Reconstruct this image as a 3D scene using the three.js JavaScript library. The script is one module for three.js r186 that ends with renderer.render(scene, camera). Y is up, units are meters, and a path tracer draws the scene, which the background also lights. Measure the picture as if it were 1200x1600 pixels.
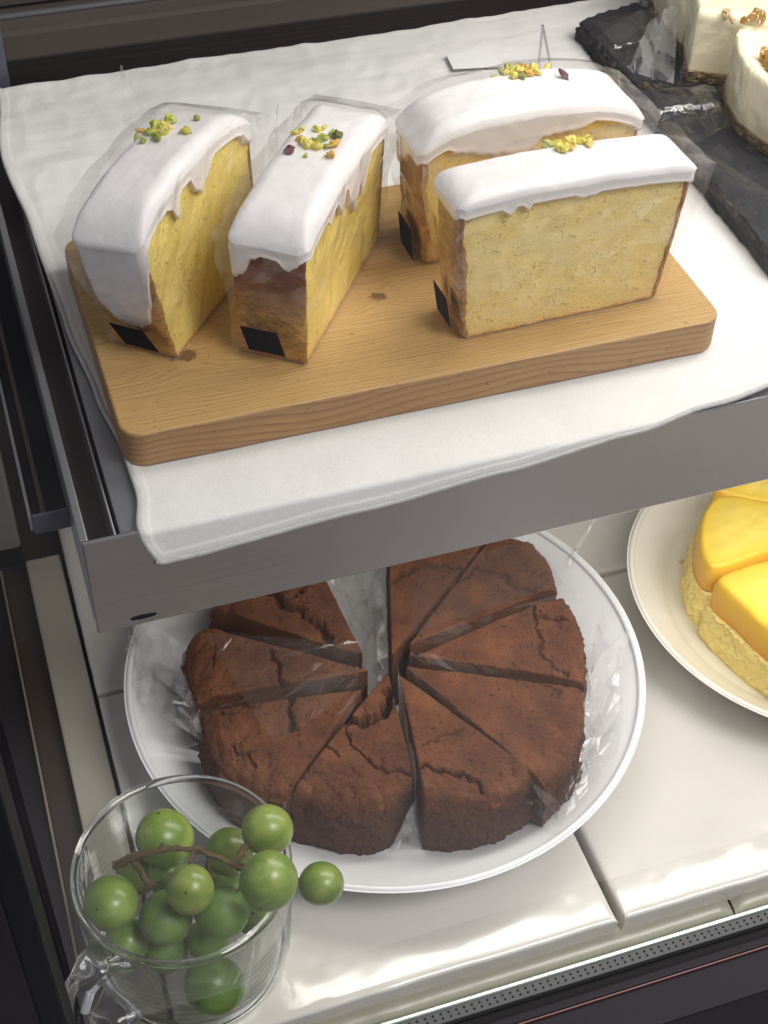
import * as THREE from 'three';
import { mergeGeometries, toCreasedNormals } from 'three/addons/utils/BufferGeometryUtils.js';
import { createNoise3D } from 'simplex-noise';

// ---------------------------------------------------------------- camera, light, exposure
const scene = new THREE.Scene();
const camera = new THREE.PerspectiveCamera(38.72, 3 / 4, 0.02, 20);
camera.position.set(-0.0165, 0.35, 0.3522);
camera.rotation.order = 'YXZ';
camera.rotation.set(THREE.MathUtils.degToRad(-44.43), THREE.MathUtils.degToRad(-19.22), THREE.MathUtils.degToRad(1.27));
scene.add(camera);
camera.updateMatrixWorld(true);
scene.background = new THREE.Color(0.24, 0.243, 0.268);      // the dim shop round the display case
const renderer = new THREE.WebGLRenderer({ antialias: true });
renderer.toneMapping = THREE.LinearToneMapping;
renderer.toneMappingExposure = 1.0;
renderer.shadowMap.enabled = true;

const LAMPS = [
  // name, label, x0, x1, y, z, width(z), tilt towards front, colour, intensity
  ['unseen_lamp_tube', 'unseen white lamp tube above the upper shelf, lighting the loaf slices and the cloth', 0.20, 0.80, 0.310, -0.11, 0.12, 0.0, [1, 0.965, 0.90], 7.7],  // out of view, placed to light the slices and cloth from above
  ['unseen_lamp_tube', 'warm lamp tube hidden behind the steel lip of the upper shelf', 0.07, 0.60, -0.016, -0.034, 0.034, 0.0, [1, 0.95, 0.87], 11.0],
  ['unseen_ceiling_lamp', 'unseen rectangular ceiling lamp in front of the display case, lighting the front of the slices', 0.45, 1.45, 1.70, 1.00, 0.70, -0.60, [1, 0.965, 0.94], 13.0],  // out of view, placed to light the front and right faces
];

// ---------------------------------------------------------------- helpers
let seed = 20417;
const rnd = () => { seed = (seed * 1664525 + 1013904223) >>> 0; return seed / 4294967296; };
const rr = (a, b) => a + (b - a) * rnd();
const n3 = createNoise3D(rnd);
const { clamp, lerp, smoothstep, degToRad } = THREE.MathUtils;
const V = (x, y, z) => new THREE.Vector3(x, y, z);
const fbm = (x, y, z, o = 4) => { let s = 0, a = 0.5; for (let i = 0; i < o; i++) { s += a * n3(x, y, z); x = x * 2.03 + 3.1; y = y * 2.03 + 1.7; z = z * 2.03 + 5.3; a *= 0.5; } return s; };
const ridge = (x, y, z, o = 3) => { let s = 0, a = 0.6; for (let i = 0; i < o; i++) { s += a * (1 - 2 * Math.abs(n3(x, y, z))); x *= 2.1; y *= 2.1; z *= 2.1; a *= 0.45; } return s; };
// a pixel of the 1200 x 1600 photograph to the point of the horizontal plane at height Y
const F = 2277;
function at(px, py, Y) {
  const d = V((px - 600) / F, -(py - 800) / F, -1).applyQuaternion(camera.quaternion);
  return camera.position.clone().addScaledVector(d, (Y - camera.position.y) / d.y);
}
const used = {};
function numbered(n) { used[n] = (used[n] ?? -1) + 1; return used[n] ? n + '_' + String(used[n]).padStart(3, '0') : n; }
function thing(name, label, category, pos = [0, 0, 0], turn = 0, group) {
  const o = new THREE.Group(); o.name = numbered(name); scene.add(o);
  o.position.set(...pos); o.rotation.y = turn;
  Object.assign(o.userData, { label, category }); if (group) o.userData.group = group;
  return o;
}
function part(name, geo, mat, parent, label) {
  const m = new THREE.Mesh(geo, mat); m.name = parent === scene ? numbered(name) : name; parent.add(m);
  m.castShadow = m.receiveShadow = true;
  if (label) m.userData.label = label;
  return m;
}
function struct(name, geo, mat, label, category) {
  const m = part(name, geo, mat, scene); m.userData.kind = 'structure'; if (label) m.userData.label = label; if (category) m.userData.category = category; return m;
}
const box = (x0, x1, y0, y1, z0, z1) => new THREE.BoxGeometry(x1 - x0, y1 - y0, z1 - z0).translate((x0 + x1) / 2, (y0 + y1) / 2, (z0 + z1) / 2);
// box with chamfered edges
function cbox(x0, x1, y0, y1, z0, z1, r = 0.001, seg = 2) {
  const w = x1 - x0, h = y1 - y0, d = z1 - z0; r = Math.min(r, w * 0.49, h * 0.49, d * 0.49);
  const g = new THREE.BoxGeometry(w, h, d, seg + 2, seg + 2, seg + 2), p = g.attributes.position;
  const q = (v, half, n) => { const k = Math.round((v / half + 1) / 2 * n); return k <= 0 ? -half : k >= n ? half : k === 1 ? -half + r : k === n - 1 ? half - r : v; };
  for (let i = 0; i < p.count; i++) {
    const a = V(q(p.getX(i), w / 2, seg + 2), q(p.getY(i), h / 2, seg + 2), q(p.getZ(i), d / 2, seg + 2));
    const c = V(clamp(a.x, -w / 2 + r, w / 2 - r), clamp(a.y, -h / 2 + r, h / 2 - r), clamp(a.z, -d / 2 + r, d / 2 - r)), e = a.clone().sub(c);
    if (e.lengthSq() > 1e-14) { e.setLength(r); a.copy(c).add(e); }
    p.setXYZ(i, a.x, a.y, a.z);
  }
  g.translate((x0 + x1) / 2, (y0 + y1) / 2, (z0 + z1) / 2);
  return boxUV(toCreasedNormals(g.toNonIndexed(), 0.3));
}
// uv in metres, each face laid out on the plane it faces most (non-indexed geometries)
function boxUV(g, s = 1) {
  const p = g.attributes.position.array, n = p.length / 3, uv = new Float32Array(n * 2);
  for (let i = 0; i < n; i += 3) {
    const a = i * 3, ux = p[a + 3] - p[a], uy = p[a + 4] - p[a + 1], uz = p[a + 5] - p[a + 2], vx = p[a + 6] - p[a], vy = p[a + 7] - p[a + 1], vz = p[a + 8] - p[a + 2];
    const x = Math.abs(uy * vz - uz * vy), y = Math.abs(uz * vx - ux * vz), z = Math.abs(ux * vy - uy * vx), mode = y >= x && y >= z ? 0 : x >= z ? 1 : 2;
    for (let k = 0; k < 3; k++) { const q = a + k * 3, o = (i + k) * 2; if (mode === 0) { uv[o] = p[q] * s; uv[o + 1] = -p[q + 2] * s; } else if (mode === 1) { uv[o] = p[q + 2] * s; uv[o + 1] = p[q + 1] * s; } else { uv[o] = p[q] * s; uv[o + 1] = p[q + 1] * s; } }
  }
  g.setAttribute('uv', new THREE.BufferAttribute(uv, 2)); return g;
}
// a sheet of nu x nv cells through fn(u, v) -> [x, y, z]; uv = uvfn or (u, v); color fn optional
function sheet(nu, nv, fn, { closeU = false, uvs = [1, 1], color, flat } = {}) {
  const pos = [], uv = [], idx = [], col = [];
  for (let j = 0; j <= nv; j++) for (let i = 0; i <= nu; i++) {
    const u = i / nu, v = j / nv, q = fn(closeU && i === nu ? 0 : u, v); pos.push(q[0], q[1], q[2]); flat ? uv.push(q[0] + q[1] * 0.7, q[2] + q[1] * 0.7) : uv.push(u * uvs[0], v * uvs[1]);
    if (color) col.push(...color(u, v, q));
  }
  for (let j = 0; j < nv; j++) for (let i = 0; i < nu; i++) { const a = j * (nu + 1) + i, b = a + 1, c = a + nu + 1, d = c + 1; idx.push(a, c, b, b, c, d); }
  const g = new THREE.BufferGeometry();
  g.setAttribute('position', new THREE.Float32BufferAttribute(pos, 3)); g.setAttribute('uv', new THREE.Float32BufferAttribute(uv, 2));
  if (color) g.setAttribute('color', new THREE.Float32BufferAttribute(col, 3));
  g.setIndex(idx); g.computeVertexNormals();
  if (closeU) { const n = g.attributes.normal; for (let j = 0; j <= nv; j++) { const a = j * (nu + 1), b = a + nu, s = V().fromBufferAttribute(n, a).add(V().fromBufferAttribute(n, b)).normalize(); n.setXYZ(a, s.x, s.y, s.z); n.setXYZ(b, s.x, s.y, s.z); } }
  return g;
}
// subdivided box moved point by point, smooth except at creases
function warped(nx, ny, nz, fn, crease = 0.9, uvScale = 1, color) {
  const src = new THREE.BoxGeometry(2, 2, 2, nx, ny, nz), sp = src.attributes.position, si = src.index.array, ids = new Map(), of = new Int32Array(sp.count), P = [];
  for (let i = 0; i < sp.count; i++) {
    const x = sp.getX(i), y = sp.getY(i), z = sp.getZ(i), key = (Math.round((x + 1) * nx * 500) * 200003 + Math.round((y + 1) * ny * 500)) * 200003 + Math.round((z + 1) * nz * 500);
    let k = ids.get(key); if (k === undefined) { k = P.length / 3; ids.set(key, k); P.push(...fn(x, y, z)); } of[i] = k;
  }
  const nf = si.length / 3, F = new Float32Array(nf * 3), A = new Float32Array(nf), nv = P.length / 3, start = new Int32Array(nv + 1), list = new Int32Array(nf * 3);
  for (let f = 0; f < nf; f++) {
    const i = of[si[f * 3]] * 3, j = of[si[f * 3 + 1]] * 3, k = of[si[f * 3 + 2]] * 3, ux = P[j] - P[i], uy = P[j + 1] - P[i + 1], uz = P[j + 2] - P[i + 2], vx = P[k] - P[i], vy = P[k + 1] - P[i + 1], vz = P[k + 2] - P[i + 2];
    let x = uy * vz - uz * vy, y = uz * vx - ux * vz, z = ux * vy - uy * vx; const l = Math.hypot(x, y, z) || 1; F[f * 3] = x / l; F[f * 3 + 1] = y / l; F[f * 3 + 2] = z / l; A[f] = l;
    for (let c = 0; c < 3; c++) start[of[si[f * 3 + c]] + 1]++;
  }
  for (let i = 0; i < nv; i++) start[i + 1] += start[i];
  const fill = start.slice(); for (let f = 0; f < nf; f++) for (let c = 0; c < 3; c++) list[fill[of[si[f * 3 + c]]]++] = f;
  const cc = Math.cos(crease), pos = new Float32Array(nf * 9), nor = new Float32Array(nf * 9), col = color && new Float32Array(nf * 9), vc = []; if (color) for (let i = 0; i < nv; i++) vc.push(...color(P[i * 3], P[i * 3 + 1], P[i * 3 + 2]));
  for (let f = 0; f < nf; f++) for (let c = 0; c < 3; c++) {
    const v = of[si[f * 3 + c]], o = f * 9 + c * 3; let x = 0, y = 0, z = 0;
    for (let e = start[v]; e < start[v + 1]; e++) { const g = list[e] * 3; if (F[g] * F[f * 3] + F[g + 1] * F[f * 3 + 1] + F[g + 2] * F[f * 3 + 2] >= cc) { const w = A[list[e]]; x += F[g] * w; y += F[g + 1] * w; z += F[g + 2] * w; } }
    const l = Math.hypot(x, y, z) || 1; nor[o] = x / l; nor[o + 1] = y / l; nor[o + 2] = z / l;
    for (let k = 0; k < 3; k++) { pos[o + k] = P[v * 3 + k]; if (color) col[o + k] = vc[v * 3 + k]; }
  }
  const g = new THREE.BufferGeometry();
  g.setAttribute('position', new THREE.BufferAttribute(pos, 3)); g.setAttribute('normal', new THREE.BufferAttribute(nor, 3)); if (color) g.setAttribute('color', new THREE.BufferAttribute(col, 3));
  return boxUV(g, uvScale);
}
function vcolor(g, fn) {
  const p = g.attributes.position, c = new Float32Array(p.count * 3);
  for (let i = 0; i < p.count; i++) { const q = fn(p.getX(i), p.getY(i), p.getZ(i)); c[i * 3] = q[0]; c[i * 3 + 1] = q[1]; c[i * 3 + 2] = q[2]; }
  g.setAttribute('color', new THREE.BufferAttribute(c, 3)); return g;
}
const mix3 = (a, b, t) => [lerp(a[0], b[0], t), lerp(a[1], b[1], t), lerp(a[2], b[2], t)];
const tubeOf = (pts, r, n = 40, k = 8) => new THREE.TubeGeometry(new THREE.CatmullRomCurve3(pts), n, r, k);
const interp = (arr, t) => { // arr of [t, value], cosine-smoothed
  if (t <= arr[0][0]) return arr[0][1];
  for (let i = 1; i < arr.length; i++) if (t <= arr[i][0]) { const k = (t - arr[i - 1][0]) / (arr[i][0] - arr[i - 1][0]); return lerp(arr[i - 1][1], arr[i][1], k * k * (3 - 2 * k)); }
  return arr[arr.length - 1][1];
};

// ---------------------------------------------------------------- textures
// tiling value noise
function lattice(n) { const a = new Float32Array(n * n); for (let i = 0; i < a.length; i++) a[i] = rnd(); return a; }
const LAT = {}; const latOf = (n, k) => (LAT[n + '_' + k] ??= lattice(n));
function vn(u, v, n, k = 0, m = n) { // u, v in 0..1, n cells across, m cells down (n >= m uses one lattice)
  const L = latOf(Math.max(n, m), k), N = Math.max(n, m); let x = u * n, y = v * m; const x0 = Math.floor(x), y0 = Math.floor(y); x -= x0; y -= y0;
  x = x * x * (3 - 2 * x); y = y * y * (3 - 2 * y);
  const X0 = ((x0 % n) + n) % n, X1 = (X0 + 1) % n, Y0 = ((y0 % m) + m) % m, Y1 = (Y0 + 1) % m;
  return lerp(lerp(L[Y0 * N + X0], L[Y0 * N + X1], x), lerp(L[Y1 * N + X0], L[Y1 * N + X1], x), y);
}
function tfbm(u, v, n, o = 4, k = 0) { let s = 0, a = 0.5, t = 0; for (let i = 0; i < o; i++) { s += a * vn(u, v, n, k + i); t += a; a *= 0.55; n *= 2; } return s / t; }
function tex(w, h, fn, { srgb = false, rep } = {}) { // fn(u, v) -> [r, g, b] linear 0..1, or a number
  const d = new Uint8Array(w * h * 4), enc = (x) => { x = clamp(x, 0, 1); return 255 * (x <= 0.0031308 ? 12.92 * x : 1.055 * Math.pow(x, 1 / 2.4) - 0.055); };
  for (let j = 0, o = 0; j < h; j++) for (let i = 0; i < w; i++, o += 4) {
    const c = fn((i + 0.5) / w, (j + 0.5) / h);
    if (typeof c === 'number') d[o] = d[o + 1] = d[o + 2] = clamp(c, 0, 1) * 255;
    else { d[o] = srgb ? enc(c[0]) : c[0] * 255; d[o + 1] = srgb ? enc(c[1]) : c[1] * 255; d[o + 2] = srgb ? enc(c[2]) : c[2] * 255; }
    d[o + 3] = 255;
  }
  const t = new THREE.DataTexture(d, w, h); t.magFilter = THREE.LinearFilter; t.minFilter = THREE.LinearFilter; t.wrapS = t.wrapT = THREE.RepeatWrapping;
  if (srgb) t.colorSpace = THREE.SRGBColorSpace; if (rep) t.repeat.set(...rep); t.needsUpdate = true; return t;
}
const std = (o) => new THREE.MeshStandardMaterial(o), phy = (o) => new THREE.MeshPhysicalMaterial(o);
const rgb = (r, g, b) => new THREE.Color().setRGB(r, g, b);

const M = {};
{ // cake crumb: pale yellow sponge with pores; one tile is 3 cm
  const pore = (u, v) => { const a = tfbm(u, v, 10, 4, 0), b = vn(u, v, 44, 5) * 0.55 + vn(u, v, 90, 7) * 0.45, c = vn(u, v, 150, 6); return { a, p: smoothstep(b * 0.75 + a * 0.45, 0.74, 0.92), c }; };
  const c = tex(512, 512, (u, v) => { const { a, p, c } = pore(u, v), k = 0.97 + 0.20 * (a - 0.5) + 0.10 * (c - 0.5) - 0.31 * p; return [1.0 * k, 0.80 * k * (1 - 0.05 * p), 0.225 * k * (1 - 0.18 * p)]; }, { srgb: true, rep: [33, 33] });
  const b = tex(512, 512, (u, v) => { const { a, p, c } = pore(u, v); return 0.55 + 0.35 * (a - 0.5) + 0.3 * (c - 0.5) - 0.5 * p; }, { rep: [33, 33] });
  M.crumb = std({ map: c, bumpMap: b, bumpScale: 0.0006, roughness: 0.95, vertexColors: true });
  M.cream_crumb = std({ map: c, bumpMap: b, bumpScale: 0.0009, roughness: 0.95, color: rgb(1.02, 1.02, 1.25) });
  const cr = tex(512, 512, (u, v) => { const a = tfbm(u, v, 12, 5, 8), s = vn(u, v, 128, 9); const k = 0.7 + 0.6 * (a - 0.5) * 1.4 + 0.35 * (s - 0.5); return [k, k * (0.92 + 0.1 * a), k]; }, { srgb: true, rep: [40, 40] });
  const crb = tex(512, 512, (u, v) => 0.5 + 0.8 * (tfbm(u, v, 24, 4, 8) - 0.5) + 0.3 * (vn(u, v, 128, 9) - 0.5), { rep: [40, 40] });
  M.crust = std({ map: cr, bumpMap: crb, bumpScale: 0.0009, roughness: 0.75, vertexColors: true });
}
M.icing = phy({ color: rgb(1, 1, 1), vertexColors: true, roughness: 0.5, clearcoat: 0.25, clearcoatRoughness: 0.3, sheen: 0.3, sheenRoughness: 0.6, sheenColor: rgb(1, 1, 1),
  bumpMap: tex(256, 256, (u, v) => tfbm(u, v, 6, 4, 12), { rep: [20, 20] }), bumpScale: 0.0003 });
{ // cocoa cake
  const c = tex(1024, 1024, (u, v) => { const a = tfbm(u, v, 6, 5, 20), s = vn(u, v, 256, 22), g = vn(u, v, 512, 23), pt = smoothstep(vn(u, v, 90, 28) * 0.8 + 0.3 * vn(u, v, 30, 29), 0.82, 0.98), k = (0.78 + 0.6 * (a - 0.5) + 0.26 * (s - 0.5) + 0.22 * (g - 0.5)) * (1 - 0.55 * pt); return [k, k * (0.96 + 0.1 * (a - 0.5)), k * (0.96 - 0.1 * (a - 0.5))]; }, { srgb: true, rep: [11, 11] });
  const b = tex(1024, 1024, (u, v) => { const a = tfbm(u, v, 16, 4, 24), s = vn(u, v, 200, 26), g = vn(u, v, 512, 27); const pt = smoothstep(vn(u, v, 90, 28) * 0.8 + 0.3 * vn(u, v, 30, 29), 0.82, 0.98); return 0.55 + 0.5 * (a - 0.5) + 0.28 * (s - 0.5) + 0.3 * (g - 0.5) - 0.4 * pt; }, { rep: [11, 11] });
  M.cocoa = std({ map: c, bumpMap: b, bumpScale: 0.0013, roughness: 1, vertexColors: true });
}
const knots = [[at(590, 463, 0.0172), 0.0042], [at(288, 556, 0.0172), 0.0052]];
{ // pine board: rings round a pith below the board, with two knots that bend them
  const ring = (x, y, z) => {
    let w = 0.004 * fbm(x * 5, y * 12, z * 12 + 4, 3) + 0.0010 * fbm(x * 9, z * 160, 3, 2), kk = 0;
    for (const [k, r] of knots) { const d = Math.hypot((x - k.x) * 0.75, z - k.z); w += 0.006 * Math.exp(-d * d / (r * r * 4)) * Math.sign(z - k.z + 1e-6) * Math.min(1, Math.abs(z - k.z) / r); kk = Math.max(kk, smoothstep(r * (1 + 0.25 * n3(x * 300, z * 300, 1)) - d * 1.25, 0, r * 0.35)); }
    const R = Math.hypot(y + 0.055 + 0.02 * (z + 0.09), z + 0.145) + w, f = (R / 0.0014) % 1;
    return { late: Math.pow(f, 3), kk, R };
  };
  const shade = (x, y, z, side) => {
    const { late, kk } = ring(x, y, z), fine = fbm(x * 40, y * 900, z * 900, 2), dirt = fbm(x * 14, y * 14, z * 14 + 9, 4);
    let c = mix3([0.52, 0.335, 0.128], [0.33, 0.18, 0.058], clamp(late * (side ? 1.0 : 0.66) + 0.36 * fine, 0, 1));
    c = mix3(c, [0.36, 0.18, 0.06], clamp(0.35 * dirt + 0.12, 0, 0.5));
    if (side) c = [c[0] * 0.80, c[1] * 0.74, c[2] * 0.86];  // sides darkened in the colour, painting in their weaker light
    const pit = smoothstep(n3(x * 120, y * 300, z * 420), 0.86, 0.95) * 0.5; c = mix3(c, [0.12, 0.06, 0.025], pit);
    return mix3(c, [0.13, 0.055, 0.022], kk * 0.85);
  };
  const X0 = 0.0209, X1 = 0.2520, Z0 = -0.1555, Z1 = -0.0290;
  M.wood = std({ roughness: 0.52, map: tex(1536, 832, (u, v) => shade(lerp(X0, X1, u), 0.015, lerp(Z1, Z0, v), 0), { srgb: true }),
    bumpMap: tex(1024, 512, (u, v) => { const x = lerp(X0, X1, u), z = lerp(Z1, Z0, v); return 0.5 - 0.3 * ring(x, 0.015, z).late + 0.35 * fbm(x * 30, 3, z * 700, 2); }), bumpScale: 0.00035 });
  M.wood_side = std({ roughness: 0.6, map: tex(1536, 128, (u, v) => shade(lerp(X0, X1, u), v * 0.0185 - 0.001, Z1 + 0.004, 1), { srgb: true }) });
  M.board = { X0, X1, Z0, Z1 };
}
{ // brushed steel: streaks along x
  const s = tex(256, 512, (u, v) => { let a = 0; for (const [n, m, w] of [[4, 256, 0.5], [8, 512, 0.3], [2, 128, 0.2]]) a += w * vn(u, v, n, 30, m); return 0.18 + 0.09 * a; }, { rep: [3, 12] });
  const b = tex(256, 512, (u, v) => vn(u, v, 6, 34, 512), { rep: [6, 14] });
  M.brushed = phy({ color: rgb(0.64, 0.62, 0.60), metalness: 1, roughness: 1, roughnessMap: s, bumpMap: b, bumpScale: 0.000006 });
  M.steel = std({ color: rgb(0.55, 0.56, 0.58), metalness: 1, roughness: 0.33 });
  M.dull_steel = std({ color: rgb(0.33, 0.335, 0.35), metalness: 0.7, roughness: 0.5, roughnessMap: tex(256, 256, (u, v) => 0.6 + 0.8 * (tfbm(u, v, 6, 5, 36) - 0.5)) });
}
{ // cotton cloth
  const b = tex(512, 512, (u, v) => { const x = Math.sin(u * 2 * Math.PI * 64), y = Math.sin(v * 2 * Math.PI * 64); return 0.5 + 0.05 * x * y + 0.40 * (tfbm(u, v, 16, 4, 40) - 0.5) + 0.2 * (vn(u, v, 256, 44) - 0.5); }, { rep: [20, 20] });
  const c = tex(512, 512, (u, v) => { const k = 0.74 + 0.07 * (tfbm(u, v, 4, 5, 45) - 0.5) + 0.05 * (vn(u, v, 256, 44) - 0.5); return [k, k * 0.992, k * 0.965]; }, { srgb: true, rep: [8, 8] });
  M.cloth = phy({ map: c, bumpMap: b, bumpScale: 0.00035, roughness: 1, sheen: 0.4, sheenRoughness: 0.7, sheenColor: rgb(1, 1, 1) });
  M.hem = phy({ map: c, bumpMap: b, bumpScale: 0.0004, roughness: 1 });
}
{ // glazed white tile and beige strips
  const b = tex(512, 512, (u, v) => tfbm(u, v, 4, 3, 50), { rep: [9, 9] });
  const c = tex(512, 512, (u, v) => { const k = 0.72 + 0.10 * (tfbm(u, v, 3, 5, 52) - 0.5), sp = smoothstep(vn(u, v, 90, 56), 0.985, 1) * 0.4; return [k * (1 - sp), k * 0.965 * (1 - sp), k * 0.895 * (1 - sp)]; }, { srgb: true, rep: [5, 5] });
  M.tile = phy({ map: c, bumpMap: b, bumpScale: 0.0008, roughness: 0.14, clearcoat: 0.6, clearcoatRoughness: 0.05 });
  M.tile_edge = phy({ color: rgb(0.42, 0.395, 0.33), roughness: 0.3, bumpMap: b, bumpScale: 0.001 });
  M.trim = phy({ color: rgb(0.36, 0.345, 0.27), roughness: 0.28, bumpMap: b, bumpScale: 0.0012 });
  M.grout = std({ color: rgb(0.05, 0.045, 0.04), roughness: 1 });
}
M.porcelain = phy({ color: rgb(0.80, 0.81, 0.83), roughness: 0.18, clearcoat: 0.5, clearcoatRoughness: 0.08 });
M.porcelain_cream = phy({ color: rgb(0.80, 0.78, 0.70), roughness: 0.18, clearcoat: 0.5, clearcoatRoughness: 0.08 });
{ // slate
  const b = tex(512, 512, (u, v) => tfbm(u, v, 6, 5, 60), { rep: [9, 9] });
  M.slate = std({ color: rgb(0.020, 0.021, 0.026), roughness: 0.5, bumpMap: b, bumpScale: 0.002 });
  M.slate_edge = std({ color: rgb(0.03, 0.03, 0.033), roughness: 0.8, vertexColors: true, bumpMap: b, bumpScale: 0.004 });
}
M.film = phy({ color: rgb(0.985, 0.985, 0.985), roughness: 0.06, transmission: 1, thickness: 0, ior: 1.5, side: THREE.DoubleSide });
M.shiny_film = phy({ color: rgb(0.93, 0.93, 0.93), roughness: 0.10, transmission: 1, thickness: 0, ior: 1.75, side: THREE.DoubleSide });
M.soft_film = phy({ color: rgb(0.98, 0.98, 0.98), roughness: 0.17, transmission: 0.985, thickness: 0, ior: 1.5, side: THREE.DoubleSide });
M.wrap_film = phy({ color: rgb(0.99, 0.99, 0.99), roughness: 0.10, transmission: 0.965, thickness: 0, ior: 1.5, side: THREE.DoubleSide });
M.hazy_film = phy({ color: rgb(0.97, 0.97, 0.97), roughness: 0.14, transmission: 0.86, thickness: 0, ior: 1.5, side: THREE.DoubleSide });
{
  const b = tex(512, 512, (u, v) => { let s = 0, a = 0.6, n = 4; for (let i = 0; i < 4; i++) { s += a * (1 - Math.abs(2 * vn(u, v, n, 64 + i) - 1)); a *= 0.5; n *= 2; } return s * 0.8; }, { rep: [1, 1] });
  for (const k of ['film', 'hazy_film', 'wrap_film', 'shiny_film']) { M[k].bumpMap = b; M[k].bumpScale = k === 'wrap_film' ? 0.0001 : k === 'hazy_film' ? 0.0002 : 0.0006; }
}
{ // patches where the film clings, cloudier; painted glints on the hazy film
  const cling = tex(512, 512, (u, v) => { const a = tfbm(u, v, 3, 2, 110), b = tfbm((u + 0.35 * v) % 1, v, 5, 2, 114); return a > 0.58 ? 0.945 : b > 0.62 ? 0.96 : 0.995; });
  M.wrap_film.transmission = 1; M.wrap_film.transmissionMap = cling;
  const cl2 = tex(512, 512, (u, v) => { const a = tfbm(u, v, 6, 2, 110), b = tfbm((u + 0.35 * v) % 1, v, 9, 2, 114), st = smoothstep(vn((u + 0.3 * v) % 1, v, 40, 118, 3), 0.86, 0.97); return Math.min(a > 0.55 ? 0.80 : b > 0.58 ? 0.88 : 0.95, 1 - 0.5 * st); });  // pale patches and streaks stand in for highlights on the loose film
  M.hazy_film.transmission = 1; M.hazy_film.transmissionMap = cl2;
}
M.pane = phy({ color: rgb(0.985, 0.99, 0.985), roughness: 0.0, transmission: 1, thickness: 0, ior: 1.5, side: THREE.DoubleSide });
M.glass = phy({ color: rgb(1, 1, 1), roughness: 0.0, transmission: 1, thickness: 0.003, ior: 1.47 });
M.glass_sheet = phy({ color: rgb(0.97, 0.985, 0.975), roughness: 0.0, transmission: 1, thickness: 0, ior: 1.5, side: THREE.DoubleSide });
M.sticker = phy({ color: rgb(0.005, 0.0045, 0.010), roughness: 0.8, specularIntensity: 0.3 });
M.black = phy({ color: rgb(0.004, 0.0045, 0.009), roughness: 0.45, specularIntensity: 0.25 });
M.rubber = phy({ color: rgb(0.005, 0.005, 0.0055), roughness: 0.7, specularIntensity: 0.5 });
M.seal = std({ color: rgb(0.062, 0.064, 0.07), roughness: 0.5 });
M.frame = phy({ color: rgb(0.014, 0.0105, 0.0155), roughness: 0.5, specularIntensity: 0.3 });
M.copper = std({ color: rgb(0.18, 0.09, 0.085), roughness: 0.5, metalness: 0.4 });
M.brown = std({ color: rgb(0.022, 0.008, 0.006), roughness: 0.5, bumpMap: tex(256, 256, (u, v) => vn(u, v, 2, 70, 128), { rep: [4, 4] }), bumpScale: 0.0008 });
M.brown_rail = std({ color: rgb(0.085, 0.070, 0.062), roughness: 0.45 });
M.channel = std({ color: rgb(0.050, 0.038, 0.030), roughness: 0.6, roughnessMap: tex(128, 128, (u, v) => 0.7 + 0.5 * (tfbm(u, v, 5, 4, 73) - 0.5)) });
M.blue_grey = std({ color: rgb(0.10, 0.105, 0.15), roughness: 0.35, metalness: 0.3 });
M.grey = std({ color: rgb(0.20, 0.20, 0.195), roughness: 0.45 });
M.glass_edge = phy({ color: rgb(0.55, 0.66, 0.58), roughness: 0.15, clearcoat: 1 });
M.paper = std({ color: rgb(0.78, 0.78, 0.77), roughness: 0.9 });

// ---------------------------------------------------------------- setting: the display case
const D = -0.2333;   // top of the tiles of the lower deck
struct('floor', box(-2, 3, -1.02, -1.0, 0.115, 3), std({ roughness: 0.6, map: tex(256, 256, (u, v) => { const k = clamp(0.5 + 1.7 * (tfbm(u, v, 7, 3, 130) - 0.5), 0, 1); return mix3([0.12, 0.09, 0.085], [0.74, 0.72, 0.72], k); }, { srgb: true }) }), 'grey shop floor in front of the display case, patches added for the steel lip to mirror');  // pale and dark patches added to vary the reflection in the lip
for (const [name, label, x0, x1, y, z, w, tilt, col, I] of LAMPS) {
  const t = thing(name, label, 'lamp', [(x0 + x1) / 2, y, z]);
  t.rotation.x = -tilt;
  const len = x1 - x0, e = std({ color: rgb(0.8, 0.8, 0.8), emissive: rgb(...col), emissiveIntensity: 3 });
  part('tube', w > 0.3 ? box(-len / 2, len / 2, 0.001, 0.010, -w / 2, w / 2) : new THREE.CylinderGeometry(0.0045, 0.0045, len, 12).rotateZ(Math.PI / 2).translate(0, 0.005, 0), e, t);
  part('reflector', box(-len / 2, len / 2, 0.0105, 0.012, -w / 2, w / 2), M.porcelain, t);
  const l = new THREE.RectAreaLight(rgb(...col), I, len, w); l.position.set(0, 0, 0); l.lookAt(0, -1, 0.0001); l.rotation.set(-Math.PI / 2, 0, 0); t.add(l);
}
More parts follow.
